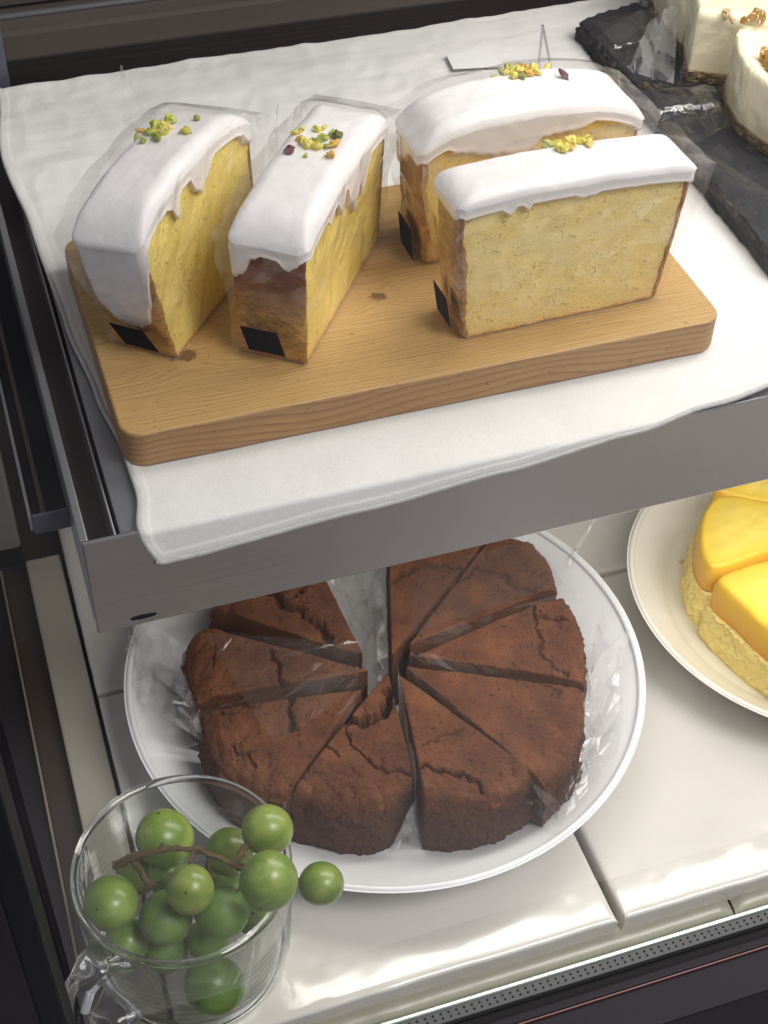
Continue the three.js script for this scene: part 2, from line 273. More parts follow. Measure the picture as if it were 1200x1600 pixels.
// upper shelf
{
  const t = thing('upper_shelf', 'steel shelf with a brushed front lip that carries the loaf slices', 'shelf');
  const sx1 = 0.64;
  part('shelf_plate', cbox(0.0130, sx1, -0.008, -0.0005, -0.318, -0.0015, 0.0006), M.dull_steel, t);
  const lip = sheet(300, 12, (u, v) => { const x = lerp(-0.0003, sx1, u), a = v; return [x, -0.045 * a + (a === 0 ? 0 : 0), 0.0002 * Math.sin(x * 30)]; }, { uvs: [sx1, 0.045] });
  part('front_lip', cbox(-0.0003, sx1, -0.0450, 0.0006, -0.0014, 0.0002, 0.0005), M.brushed, t, 'brushed steel front lip of the shelf');
  part('side_rail', cbox(-0.0006, 0.0022, -0.040, 0.0002, -0.32, -0.0016, 0.0005), M.dull_steel, t);
  part('channel', box(0.0022, 0.0108, -0.020, -0.018, -0.318, -0.0016), M.channel, t);
  part('plate_edge', cbox(0.0108, 0.0116, -0.018, 0.0002, -0.318, -0.0016, 0.0003), M.steel, t);
  part('plate_gap', box(0.0116, 0.0130, -0.009, -0.006, -0.318, -0.0016), M.black, t);
  const lf = part('scratch', new THREE.CylinderGeometry(0.003, 0.003, 0.0002, 20).rotateX(Math.PI / 2).scale(1.6, 0.32, 1).translate(at(226, 970, -0.0415).x, -0.0412, 0.00035), M.black, t, 'small black smudge low on the lip');
}
{ // bracket left of the shelf
  const t = thing('shelf_bracket', 'dark open channel bracket left of the upper shelf', 'bracket');
  part('channel_floor', cbox(-0.0140, -0.0008, -0.026, -0.024, -0.30, -0.0395, 0.0004), M.black, t);
  part('side_flange', cbox(-0.0152, -0.0140, -0.026, -0.0195, -0.30, -0.0385, 0.0004), M.dull_steel, t);
  part('inner_rib', cbox(-0.0105, -0.0085, -0.024, -0.022, -0.30, -0.042, 0.0005), M.channel, t);
  part('end_plate', cbox(-0.0140, -0.0008, -0.0275, -0.0185, -0.0395, -0.0380, 0.0004), M.blue_grey, t);
}
// posts, walls, back
{
  const p = thing('corner_post', 'black front corner post of the case at the lower left', 'post');
  part('post', cbox(-0.10, -0.0372, -0.60, 0.36, 0.0815, 0.115, 0.0012), M.black, p);
  part('post_strip', cbox(-0.060, -0.0452, -0.60, 0.36, 0.1151, 0.1165, 0.0005), M.frame, p);
  const g = thing('grey_post', 'smooth grey inner post at the left edge behind the bracket', 'post');
  part('post', cbox(-0.075, -0.0215, D - 0.006, 0.30, -0.300, -0.240, 0.002), M.grey, g);
  part('foot_seal', box(-0.0752, -0.0213, D - 0.008, D + 0.004, -0.242, -0.2392), M.rubber, g);
  const b = thing('back_post', 'blue grey upright strip at the top left corner of the case', 'post');
  part('post', cbox(-0.06, 0.0212, -0.02, 0.32, -0.345, -0.320, 0.001), M.blue_grey, b);
  const w = thing('sliding_door', 'dark brown sliding back door with a pale rail along it', 'door');
  part('door_panel', box(-0.3, 1.1, -0.30, 0.40, -0.42, -0.40), M.brown, w);
  part('door_rail', cbox(-0.3, 1.1, -0.012, 0.004, -0.399, -0.366, 0.002), M.brown_rail, w);
  part('rail_edge', cbox(-0.3, 1.1, 0.0042, 0.0062, -0.384, -0.381, 0.0005), M.dull_steel, w);
  part('upper_panel', box(-0.3, 1.1, 0.0065, 0.40, -0.3995, -0.392), M.brown_rail, w);
}
// lower deck
{
  struct('deck_base', box(-0.075, 0.75, D - 0.030, D - 0.0145, -0.395, 0.0757), M.grout, 'dark bed under the tiles');
  const deck = thing('tiled_deck', 'deck of glossy white ceramic tiles under the lower plates', 'tiled deck'); deck.userData.kind = 'structure';
  const TX = [[-0.0002, 0.1973], [0.2008, 0.3985], [0.402, 0.60]], TZ = [[-0.1268, 0.0685], [-0.3255, -0.1290]];
  for (const [x0, x1] of TX) for (const [z0, z1] of TZ) {
    // a glazed tile with slightly wavy, rounded rim
    const cx = (x0 + x1) / 2, cz = (z0 + z1) / 2, hx = (x1 - x0) / 2, hz = (z1 - z0) / 2, tilt = rr(-0.0004, 0.0004);
    const g = warped(60, 3, 60, (x, y, z) => {
      const ex = Math.sign(x) * (1 - Math.pow(1 - Math.abs(x), 1.6)), ez = Math.sign(z) * (1 - Math.pow(1 - Math.abs(z), 1.6));
      const dx = (1 - Math.abs(ex)) * hx, dz = (1 - Math.abs(ez)) * hz, d = Math.min(dx, dz), r = 0.0035;
      let Y = y > 0.9 ? D + tilt * x + 0.00035 * fbm(ex * 2 + cx * 9, ez * 2, cz, 3) - (d < r ? r * 0.55 * (1 - Math.sqrt(1 - Math.pow(1 - d / r, 2))) : 0) : lerp(D - 0.0125, D - 0.002, (y + 1) / 2);
      const wob = 0.0005 * fbm(ex * 3, ez * 3, cx + cz, 2);
      return [cx + ex * (hx + wob), Y, cz + ez * (hz + wob)];
    }, 0.7);
    part('tile', g, M.tile, deck);
  }
  // side strips, left
  const strips = thing('side_strip', 'beige ceramic strip left of the tiles', 'trim strip');
  part('strip', cbox(-0.0212, -0.0022, D - 0.0135, D - 0.0035, -0.236, 0.0605, 0.0012), M.tile_edge, strips);
  const sill = thing('side_sill', 'darker metal sill along the left side of the case', 'sill');
  part('sill_plate', cbox(-0.0345, -0.0214, D - 0.0145, D - 0.0105, -0.236, 0.074, 0.0006), M.channel, sill);
  part('pale_edge', cbox(-0.0358, -0.0346, D - 0.0145, D - 0.0070, -0.236, 0.074, 0.0003), std({ color: rgb(0.24, 0.21, 0.17), roughness: 0.5 }), sill);
  part('outer_plate', cbox(-0.075, -0.0360, D - 0.0145, D - 0.0115, -0.236, 0.074, 0.0006), M.frame, sill);
  // front trim, rounded ridges with a joint
  const jx = at(1136, 1398, D - 0.011).x;
  for (const [x0, x1, l] of [[-0.02, jx - 0.0006, 'long olive grey rounded ceramic trim in front of the tiles'], [jx + 0.0006, 0.64, 'olive grey rounded ceramic trim right of the joint at the lower right']]) {
    const t = thing('front_trim', l, 'trim strip');
    const g = sheet(80, 14, (u, v) => { const a = Math.PI * v, x = lerp(x0, x1, u), e = Math.min(1, Math.min(x - x0, x1 - x) / 0.001 + 0.5); return [x, D - 0.0152 + 0.0052 * Math.pow(Math.sin(a), 0.8) * e, 0.0672 - 0.0082 * Math.cos(a)]; }, { uvs: [(x1 - x0), 0.02] });
    part('ridge', g, M.trim, t);
  }
}
// front glass, seal and sill
{
  const gp = thing('front_glass', 'clear front pane of the display case', 'glass pane');
  const pane = new THREE.PlaneGeometry(0.9, 0.60).translate(0.45 - 0.0372, D - 0.012 + 0.30, 0.0772);
  part('pane', pane, M.pane, gp);
  part('glass_edge', cbox(-0.0372, 0.86, D - 0.0145, D - 0.0122, 0.0762, 0.0778, 0.0003), M.glass_edge, gp);
  const s = thing('perforated_seal', 'grey seal strip with two rows of small holes below the glass', 'seal strip');
  part('strip', cbox(-0.0372, 0.86, D - 0.020, D - 0.0135, 0.0779, 0.0838, 0.0004), M.seal, s);
  const hole = new THREE.CylinderGeometry(0.00056, 0.00056, 0.0004, 8), N = 150, im = new THREE.InstancedMesh(hole, M.black, N * 2), m4 = new THREE.Matrix4();
  for (let i = 0; i < N; i++) for (let k = 0; k < 2; k++) im.setMatrixAt(i * 2 + k, m4.makeTranslation(0.07 + i * 0.0036 + k * 0.0004, D - 0.01348, 0.0797 + k * 0.0021));
  im.name = 'hole'; im.userData.kind = 'stuff'; s.add(im);
  const f = thing('front_sill', 'dark metal sill with a thin copper line in front of the glass', 'sill');
  part('gap_rubber', cbox(-0.0372, 0.86, D - 0.026, D - 0.0165, 0.0839, 0.0892, 0.0006), M.rubber, f);
  part('sill_nose', cbox(-0.0372, 0.86, D - 0.026, D - 0.0122, 0.0893, 0.0942, 0.0014, 4), M.frame, f);
  part('copper_line', cbox(-0.0372, 0.86, D - 0.026, D - 0.0125, 0.0943, 0.0950, 0.0002), M.copper, f);
  part('sill_face', cbox(-0.0372, 0.86, D - 0.08, D - 0.0130, 0.0951, 0.1135, 0.0010), M.frame, f);
}

// ---------------------------------------------------------------- cloth
{
  const xl = [[-0.315, 0.0150], [-0.25, 0.0085], [-0.19, 0.0125], [-0.12, 0.0150], [-0.076, 0.0186], [-0.04, 0.0222], [-0.02, 0.0225], [0.0, 0.0195], [0.015, 0.0198]];
  const sEnd = (x) => interp([[0.018, 0.0150], [0.03, 0.0140], [0.095, 0.0110], [0.15, 0.0080], [0.20, 0.0040], [0.235, -0.0005], [0.29, -0.010], [0.64, -0.03]], x);
  const put = (x, s, lift) => { // s along the shelf, bent over the lip beyond s = 0.001
    const r = 0.0022, k = s - 0.0008;
    const wr = s < -0.16 ? smoothstep(-s, 0.15, 0.24) : 0;
    let y = 0.0016 + lift + wr * (0.0009 * ridge(x * 26 + 2, s * 14, 1, 2) + 0.0011 * fbm(x * 14, s * 40, 4, 3)) + 0.0004 * (fbm(x * 30, s * 30, 2, 3) + 0.3);
    y += 0.0010 * Math.exp(-Math.pow((s + 0.012) / 0.010, 2)) * Math.max(0, 0.15 + fbm(x * 16, 1, 7, 2) * 1.2);
    if (k <= 0) return [x, y, s];
    const a = Math.min(k / r, 1.25), rest = Math.max(0, k - 1.25 * r);
    return [x, y - r * (1 - Math.cos(a)) - rest * Math.sin(1.25), 0.0008 + r * Math.sin(a) + rest * Math.cos(1.25) + lift * 0.8];
  };
  const t = thing('cloth', 'white cotton cloth spread over the upper shelf under the board', 'cloth');
  const X = (u, v) => { const s0 = lerp(-0.315, 0.012, v); const a = interp(xl, s0); const corner = 0.004 * Math.pow(Math.max(0, 1 - u * 40), 2) * smoothstep(v, 0.975, 1); return lerp(a + corner, 0.64, Math.pow(u, 1.35)); };
  const S = (x, v) => -0.0045 * Math.pow(clamp(1 - (x - 0.0195) / 0.007, 0, 1), 2) * smoothstep(v, 0.9, 1) + lerp(-0.3135 - 0.003 * Math.sin(x * 9) + 0.001 * fbm(x * 20, 1, 1, 2) - 0.012 * clamp((x - 0.21) / 0.2, 0, 1), sEnd(x), v);
  const rim = (u, v, x) => { const du = (x - X(0, v)) / 0.0035, dv = (1 - v) * 0.32 / 0.0035, db = v * 0.32 / 0.0035, d = Math.min(du, dv, db); return 0.0005 * smoothstep(d, 0, 0.35) - 0.0003 * smoothstep(d, 0.8, 1.1); };
  const top = sheet(360, 300, (u, v0) => { const v = 1 - Math.pow(1 - v0, 1.3), x = X(u, v); return put(x, S(x, v), rim(u, v, x)); });
  const uv = top.attributes.uv, p = top.attributes.position; for (let i = 0; i < p.count; i++) uv.setXY(i, p.getX(i), -p.getZ(i) + p.getY(i));
  part('fabric', top, M.cloth, t);
  // turned hem round the edge
  const path = []; for (let i = 0; i <= 60; i++) { const v = i / 60, x = X(0, v); path.push(V(...put(x, S(x, v), 0.0002))); }
  for (let i = 1; i <= 90; i++) { const u = i / 90, x = X(u, 1); path.push(V(...put(x, S(x, 1), 0.0002))); }
  part('hem', tubeOf(path, 0.0010, 500, 8), M.hem, t);
}

// ---------------------------------------------------------------- board
{
  const TH = 0.0150, { X0, X1, Z0, Z1 } = M.board, cx = (X0 + X1) / 2, cz = (Z0 + Z1) / 2, w = X1 - X0, d = Z1 - Z0, r = 0.0075, b = 0.0012;
  const t = thing('wooden_board', 'golden pine serving board with rounded corners under the loaf slices', 'board', [cx, 0.0022, cz]);
  const s = new THREE.Shape(), hx = w / 2 - b, hz = d / 2 - b;
  s.moveTo(-hx + r, -hz); s.lineTo(hx - r, -hz); s.absarc(hx - r, -hz + r, r, -Math.PI / 2, 0); s.lineTo(hx, hz - r); s.absarc(hx - r, hz - r, r, 0, Math.PI / 2); s.lineTo(-hx + r, hz); s.absarc(-hx + r, hz - r, r, Math.PI / 2, Math.PI); s.lineTo(-hx, -hz + r); s.absarc(-hx + r, -hz + r, r, Math.PI, Math.PI * 1.5);
  const g = new THREE.ExtrudeGeometry(s, { depth: TH - 2 * b, bevelEnabled: true, bevelThickness: b, bevelSize: b, bevelSegments: 4, curveSegments: 16 });
  g.rotateX(-Math.PI / 2).translate(0, b, 0);
  const p = g.attributes.position, uv = g.attributes.uv, n = g.attributes.normal;
  for (let i = 0; i < p.count; i++) { const x = p.getX(i) + cx, y = p.getY(i), z = p.getZ(i) + cz; if (n.getY(i) > 0.7) uv.setXY(i, (x - X0) / w, (Z1 - z) / d); else uv.setXY(i, (x - X0) / w + (z - Z1) * 2.0, (y + 0.001) / 0.0185); }
  // the bevel of the top wears the top's grain: three groups by normal
  const gi = g.toNonIndexed ? g : g, gg = [[], []]; const P = gi.attributes.position;
  for (let i = 0; i < P.count; i += 3) { const ny = (n.getY(i) + n.getY(i + 1) + n.getY(i + 2)) / 3; gg[ny > 0.7 ? 0 : 1].push(i); }
  const pick = (list) => { const q = new THREE.BufferGeometry(); for (const k of ['position', 'normal', 'uv']) { const A = gi.attributes[k], m = A.itemSize, arr = new Float32Array(list.length * 3 * m); list.forEach((f, j) => arr.set(A.array.subarray(f * m, (f + 3) * m), j * 3 * m)); q.setAttribute(k, new THREE.BufferAttribute(arr, m)); } return q; };
  const a = pick(gg[0]), c = pick(gg[1]), m = mergeGeometries([a, c], true);
  part('board_body', m, [M.wood, M.wood_side], t);
}

// ---------------------------------------------------------------- loaf slices
const pistGeo = []; for (let k = 0; k < 7; k++) {
  const g = new THREE.IcosahedronGeometry(1, 1); const p = g.attributes.position, sx = rr(0.9, 1.5), sy = rr(0.55, 0.8), sz = rr(0.6, 0.95), o = k * 7.3;
  for (let i = 0; i < p.count; i++) { const x = p.getX(i), y = p.getY(i), z = p.getZ(i), e = 1 + 0.42 * n3(x * 1.3 + o, y * 1.3, z * 1.3); p.setXYZ(i, x * sx * e, y * sy * e, z * sz * e); }
  g.computeVertexNormals(); pistGeo.push(g);
}
const pistMat = [[0.62, 0.55, 0.08], [0.46, 0.50, 0.07], [0.25, 0.30, 0.035], [0.70, 0.56, 0.12], [0.62, 0.36, 0.06], [0.10, 0.11, 0.02], [0.12, 0.035, 0.04]].map((c) => std({ color: rgb(...c), roughness: 0.6 }));

function loafSlice(o) {
  const { label, a, b, L, T, Hs, dome, tl, tr } = o;
  const A = at(...a, 0.0173), B = at(...b, 0.0173), dir = B.clone().sub(A).setY(0).normalize(), turn = Math.atan2(-dir.z, dir.x);
  const nrm = V(-dir.z, 0, dir.x); if (nrm.dot(camera.position.clone().sub(A)) < 0) nrm.negate();
  const c = A.clone().addScaledVector(dir, L / 2).addScaledVector(nrm, -T / 2);
  const t = thing('loaf_slice', label, 'cake slice', [c.x, 0.0173, c.z], turn, 'iced loaf slices on the wooden board');
  const so = o.seed * 13.7, hL = (y) => L / 2 + tl * Math.pow(clamp(y / Hs, 0, 1), 0.9), hR = (y) => L / 2 + tr * Math.pow(clamp(y / Hs, 0, 1), 0.9);
  const domeY = (x, z) => { const k = x < 0 ? x / hL(Hs) : x / hR(Hs); return Hs + dome * (1 - Math.pow(Math.abs(clamp(k, -1, 1)), o.dexp || 2.4)) + (o.slope || 0) * k + (o.lean || 0) * z / (T / 2); };
  const R0 = o.R0, Rx = o.Rx ?? R0 * 1.7, ti = 0.0020;
  const icingY = (x, z) => {
    const dx = Math.min(x + hL(Hs), hR(Hs) - x) + ti, dz = T / 2 - Math.abs(z) + ti, qx = clamp(1 - dx / Rx, 0, 1), qz = clamp(1 - dz / R0, 0, 1), f = (q) => 1 - Math.sqrt(1 - Math.min(0.965, q * q));
    return domeY(x, z) + ti * 0.6 - Math.hypot((o.Dx ?? R0 * 1.25) * f(qx), R0 * f(qz));
  };
  // crumb
  const tint = o.tint || [1, 1, 1];
  const body = warped(110, 66, 12, (x, y, z) => {
    const k = (y + 1) / 2, X0 = x < 0 ? x * hL(k * Hs) : x * hR(k * Hs), Y = k * (icingY(X0, z * T / 2) - ti * 0.75);
    const nz = (0.00022 * fbm(X0 * 160, Y * 160, z * 3 + so, 3) + 0.00015 * fbm(X0 * 40, Y * 40, z + so, 2)) * (Math.abs(z) > 0.9 ? 1 : 0.3);
    return [X0 - Math.sign(x) * 0.0006, Y, z * (T / 2 - 0.0002) + nz * Math.sign(z)];
  }, 0.8, 1, (x, y, z) => { // browner towards the crust
    const dE = Math.min(x + hL(y), hR(y) - x, y * 1.4), e = Math.exp(-Math.max(0, dE) / 0.0020), w = fbm(x * 60, y * 60, so, 3);
    return mix3([tint[0] * (1 + 0.08 * w), tint[1] * (1 + 0.09 * w), tint[2] * (1 + 0.12 * w)], [0.72, 0.48, 0.34], clamp(e * (0.7 + w), 0, 0.85));
  });
  const lean = (g) => { if (o.shear) { const p = g.attributes.position; for (let i = 0; i < p.count; i++) p.setZ(i, p.getZ(i) - o.shear * p.getY(i)); } return g; };
  part('crumb', lean(body), M.crumb, t);
  // crust: a thin shell round both ends and the bottom, wrapping a little onto the cut faces
  const path = []; const NE = 46; // left end top -> bottom -> right end top
  for (let i = 0; i <= NE; i++) { const y = lerp(icingY(-hL(Hs), 0) - 0.001, 0.0012, i / NE); path.push([-hL(y), y, -1, 0]); }
  for (let i = 1; i < 60; i++) path.push([lerp(-L / 2, L / 2, i / 60), 0.0002, 0, -1]);
  for (let i = 0; i <= NE; i++) { const y = lerp(0.0012, icingY(hR(Hs), 0) - 0.001, i / NE); path.push([hR(y), y, 1, 0]); }
  const NP = path.length - 1;
  const crust = sheet(NP, 22, (u, v) => {
    const [px, py, nx, ny] = path[Math.round(u * NP)], s = v * 22; // v: wrap-front, across, wrap-back
    const end = ny === 0, wn = fbm(px * 60, py * 60, so + (v > 0.5 ? 9 : 0), 3) + 0.35 * n3(px * 700, py * 700, so), wrap = (end ? 0.0016 : 0.0008) * clamp(1 + 1.0 * wn, 0.25, 1.9);
    const bump = 0.0005 * fbm(px * 220, py * 220, v * 9 + so, 3);
    let z, inn; if (s < 5) { z = T / 2 + 0.00035; inn = wrap * (1 - s / 5); if (s < 1) z = T / 2 - 0.0008; } else if (s > 17) { z = -T / 2 - 0.00035; inn = wrap * (s - 17) / 5; if (s > 21) z = -T / 2 + 0.0008; } else { z = lerp(T / 2, -T / 2, (s - 5) / 12); inn = -0.0005 - bump; }
    const yy = end ? Math.min(py, icingY(px < 0 ? -hL(Hs) : hR(Hs), z) - (Math.abs(z) > T * 0.42 ? 0.0036 : 0.0014)) : py; return [px - nx * inn, Math.max(0.0001, yy - ny * inn), z];
  }, { color: (u, v, q) => {
    const [px, py] = path[Math.round(u * NP)], h = py / Hs, w = fbm(px * 70 + 3, py * 70, q[2] * 70 + so, 4);
    const dark = px < 0 ? (o.darkL ?? 0.4) : 0.45; const k = clamp(0.02 + dark * smoothstep(h, 0.15, 0.75) * 1.1 + 0.5 * w, 0, 1);
    const edge = v < 0.22 || v > 0.78 ? 0.25 : 0;
    return mix3([0.86, 0.46, 0.10], [0.27, 0.064, 0.014], clamp(k - edge * 0.3, 0, 1));
  }, uvs: [0.2, T] });
  part('crust', lean(crust), M.crust, t);
  // icing: over the top and down the sides in drips
  const per = (s, y, off) => { // rounded rectangle, s 0..1 from the middle of the front, towards +x
    const l = hL(y) + off, r = hR(y) + off, h = T / 2 + off, rc = Math.min(0.0020 + off, h * 0.7), W = l + r - 2 * rc, Hh = 2 * h - 2 * rc, qc = Math.PI * rc / 2, tot = 2 * W + 2 * Hh + 4 * qc;
    let d = ((s % 1 + 1) % 1) * tot; const cx = (r - l) / 2, w2 = W / 2;
    if (d < w2) return [cx + d, h, 0]; d -= w2;
    if (d < qc) { const q = d / rc; return [r - rc + rc * Math.sin(q), h - rc + rc * Math.cos(q), 1]; } d -= qc;
    if (d < Hh) return [r, h - rc - d, 1]; d -= Hh;
    if (d < qc) { const q = d / rc; return [r - rc + rc * Math.cos(q), -h + rc - rc * Math.sin(q), 1]; } d -= qc;
    if (d < W) return [r - rc - d, -h, 2]; d -= W;
    if (d < qc) { const q = d / rc; return [-l + rc - rc * Math.sin(q), -h + rc - rc * Math.cos(q), 3]; } d -= qc;
    if (d < Hh) return [-l, -h + rc + d, 3]; d -= Hh;
    if (d < qc) { const q = d / rc; return [-l + rc - rc * Math.cos(q), h - rc + rc * Math.sin(q), 3]; } d -= qc;
    return [cx - w2 + d, h, 0];
  };
  const drip = (s) => { const [x, z] = per(s, Hs, 0), kx = x < 0 ? x / hL(Hs) : x / hR(Hs), kz = z / (T / 2);
    const fr = interp(o.front, kx), bk = 0.010 + 0.003 * fbm(x * 60, 2, so, 2), lf = interp(o.left, kz), rt = interp(o.right || [[-1, 0.010], [1, 0.010]], kz);
    const wF = smoothstep(kz, 0.35, 0.95), wB = smoothstep(-kz, 0.35, 0.95), wL = smoothstep(-kx, 0.955, 0.99), wR = smoothstep(kx, 0.955, 0.99);
    const side = kx < 0 ? lf : rt, wS = kx < 0 ? wL : wR, face = kz > 0 ? fr : bk;
    return Math.max(-0.008, lerp(face, side, wS) + 0.0007 * n3(x * 200, z * 200, so) + 0.00025 * n3(x * 520, z * 520, so)); };
  const NT = 34, NSd = 34;
  const ice = sheet(420, NT + NSd, (u, v) => {
    const j = v * (NT + NSd);
    if (j <= NT) { // top
      const rho = Math.max(0.004, Math.pow(j / NT, 0.85)), [x, z] = per(u, Hs, ti), X = x * rho, Z = z * rho;
      return [X, icingY(X, Z) + 0.0005 * fbm(X * 50, Z * 50, so, 3), Z];
    }
    const k = (j - NT) / NSd, dd = drip(u), [xe, ze] = per(u, Hs, ti), y0 = icingY(xe, ze), len = Math.max(0.0042, dd + (y0 - Hs));
    const y = y0 - len * Math.sin(k * Math.PI / 2 * 0.999), th = k > 0.999 ? -0.0006 : (ti * (1 - 0.25 * k) + 0.0006 * Math.exp(-Math.pow((k - 0.66) / 0.2, 2))) * Math.sqrt(Math.max(0, 1 - Math.pow(k, 5)));
    const wav = 0.0003 * fbm(xe * 60, y * 40, ze * 60 + so, 2) * (1 - k * 0.5);
    const [x, z] = per(u, Math.max(0, Math.min(y, Hs)), th + wav);
    return [x, y, z];
  }, { closeU: true, flat: true, color: (u, v, q) => {
    const k = clamp((v * (NT + NSd) - NT) / NSd, 0, 1), w = fbm(q[0] * 60, q[1] * 60, q[2] * 60 + so, 3), thin = clamp(Math.pow(k, 1.4) * (o.thin ?? 0.35) + 0.25 * w * k, 0, 0.8);
    return mix3([0.84, 0.815, 0.81], [0.80, 0.60, 0.44], thin);
  }, uvs: [0.2, 0.05] });
  part('icing', lean(ice), M.icing, t, 'white sugar icing running down in drips');
  // pistachio pieces, each its own
  t.updateMatrixWorld(true);
  for (const [px, py, r, ci] of o.nuts) {
    const w = t.worldToLocal(at(px, py, 0.0173 + Hs + dome)), y = icingY(w.x, w.z + (o.shear || 0) * (Hs + dome));
    const m = part('pistachio_piece', pistGeo[Math.floor(rnd() * pistGeo.length)], pistMat[ci ?? Math.floor(rnd() * 5)], t);
    const k = r * 0.00036; m.scale.setScalar(k); m.position.set(w.x, y + k * 0.6, w.z); m.rotation.set(rr(-0.5, 0.5), rr(0, 6.3), rr(-0.5, 0.5));
  }
  // clear wrapper
  const wr = warped(15, 9, 6, (x, y, z) => {
    const k = (y + 1) / 2, ym = Math.max(0, k), ox = 0.0012 + 0.0034 * smoothstep(k, 0.15, 0.7), X = x < 0 ? x * (hL(ym * Hs) + ox) : x * (hR(ym * Hs) + ox);
    const yt = icingY(clamp(X, -hL(Hs), hR(Hs)), z * T / 2) + 0.0022, Y = 0.0004 + k * (yt - 0.0004);
    const rz = 0.0010 + 0.0034 * smoothstep(k, 0.4, 0.86), wob = 0.0013 * ridge(X * 34 + so, Y * 34, z * 0.7, 2) + 0.0004 * n3(X * 200, Y * 90, so);
    const pinch = Math.abs(x) > 0.99 ? 0.0012 * ridge(z * 1.5, Y * 60, so + x, 2) : 0;
    return [X + Math.sign(x) * pinch, Y + (y > 0.99 ? 0.0006 * ridge(X * 50, z, so, 2) : 0), z * (T / 2 + rz) + (Math.abs(z) > 0.99 ? Math.sign(z) * wob : 0)];
  }, 0.03, 24);
  const film = part('wrapper', lean(wr), M.wrap_film, t, 'clear cellophane wrapper round the slice');
  // fins of folded film
  for (const f of o.fins || []) {
    const P = f.map(([x, y, z]) => V(x, y, z));
    const g = sheet(10, 10, (u, v) => { const a = P[0].clone().lerp(P[1], u), b2 = P[3].clone().lerp(P[2], u), q = a.lerp(b2, v); q.z += 0.0008 * fbm(u * 4, v * 4, so, 2); q.x += 0.0006 * fbm(u * 5, v * 5, so + 4, 2); return [q.x, q.y, q.z]; });
    part('film_fold', lean(g), M.film, film);
  }
  // black sticker that closes the wrapper low on the left end
  if (o.sticker) {
    const [z0, z1, y0, y1, sk] = o.sticker;
    const g = warped(8, 8, 1, (x, y, z) => { const v = (y + 1) / 2, u = (x + 1) / 2, Z = lerp(z0, z1, u) + sk * (v - 0.5), Y = lerp(y0, y1, v); return [-hL(Y) - 0.0046 + z * 0.00015, Y, Z]; }, 0.6);
    part('sticker', lean(g), M.sticker, film, 'small black sticker closing the wrapper');
  }
  return t;
}
loafSlice({ seed: 1, label: 'leftmost iced loaf slice, its icing running far down the near end to a black sticker', a: [275, 560], b: [370, 440], shear: 0.095, L: 0.072, T: 0.0245, Hs: 0.0565, dome: 0.0065, lean: 0.0015, R0: 0.0058, Rx: 0.017, Dx: 0.0100, tl: 0.0085, tr: 0.006, darkL: 0.35, thin: 0.45,
  front: [[-1, 0.030], [-0.96, 0.016], [-0.90, 0.007], [-0.78, 0.000], [-0.62, -0.003], [-0.50, 0.003], [-0.42, 0.009], [-0.33, 0.001], [-0.20, -0.004], [-0.10, 0.006], [-0.02, 0.008], [0.08, 0.005], [0.24, 0.000], [0.36, -0.005], [0.52, -0.005], [0.62, 0.000], [0.75, 0.004], [0.88, 0.009], [1, 0.012]],
  left: [[-1, 0.036], [-0.5, 0.043], [0.2, 0.044], [0.6, 0.041], [0.85, 0.032], [1, 0.020]],
  nuts: [[213, 213, 4], [222, 205, 5, 4], [233, 212, 5, 1], [243, 200, 6, 1], [240, 212, 5, 0], [246, 222, 6, 2], [253, 208, 5, 1], [262, 204, 5, 3], [266, 192, 7, 1], [243, 198, 4, 5], [224, 224, 4, 2], [308, 189, 4, 2], [291, 215, 5, 0], [259, 214, 4, 0]],
  sticker: [-0.006, 0.0075, 0.006, 0.0150, -0.004],
  fins: [[[0.002, 0.061, -0.0155], [0.022, 0.061, -0.0155], [0.014, 0.083, -0.019], [0.013, 0.084, -0.019]]] });
loafSlice({ seed: 2, label: 'iced loaf slice second from the left with a bare dark brown near end', a: [478, 570], b: [592, 372], L: 0.084, T: 0.0262, Hs: 0.0535, dome: 0.0040, R0: 0.0070, Rx: 0.015, Dx: 0.0085, tl: -0.001, tr: 0.008, darkL: 1.0, thin: 0.5, tint: [1.0, 0.97, 0.86],
  front: [[-1, 0.005], [-0.84, 0.0070], [-0.7, 0.005], [-0.52, 0.0045], [-0.42, 0.008], [-0.27, 0.0042], [-0.12, 0.012], [-0.01, 0.0039], [0.10, 0.014], [0.2, 0.019], [0.28, 0.012], [0.36, 0.017], [0.46, 0.010], [0.58, 0.0047], [0.82, 0.0058], [1, 0.006]],
  left: [[-1, 0.021], [-0.75, 0.019], [-0.4, 0.012], [-0.1, 0.009], [0.25, 0.011], [0.55, 0.014], [0.8, 0.012], [1, 0.005]],
  nuts: [[452, 244, 6, 6], [463, 213, 4, 0], [472, 208, 4, 3], [468, 224, 4, 4], [477, 232, 6, 0], [484, 234, 5, 3], [492, 230, 6, 2], [499, 226, 5, 2], [505, 222, 5, 1], [496, 208, 4, 0], [506, 205, 4, 3], [520, 216, 5, 1], [528, 219, 6, 5], [523, 233, 6, 4], [517, 250, 5, 4], [478, 250, 3, 1], [494, 237, 5, 0], [510, 235, 4, 1]],
  sticker: [-0.0085, 0.0055, 0.0055, 0.015, -0.003],
  fins: [[[-0.004, 0.056, -0.014], [0.006, 0.056, -0.014], [0.013, 0.070, -0.016], [0.0125, 0.0705, -0.016]], [[0.042, 0.058, 0.003], [0.043, 0.030, 0.004], [0.054, 0.020, 0.010], [0.053, 0.054, 0.008]]] });
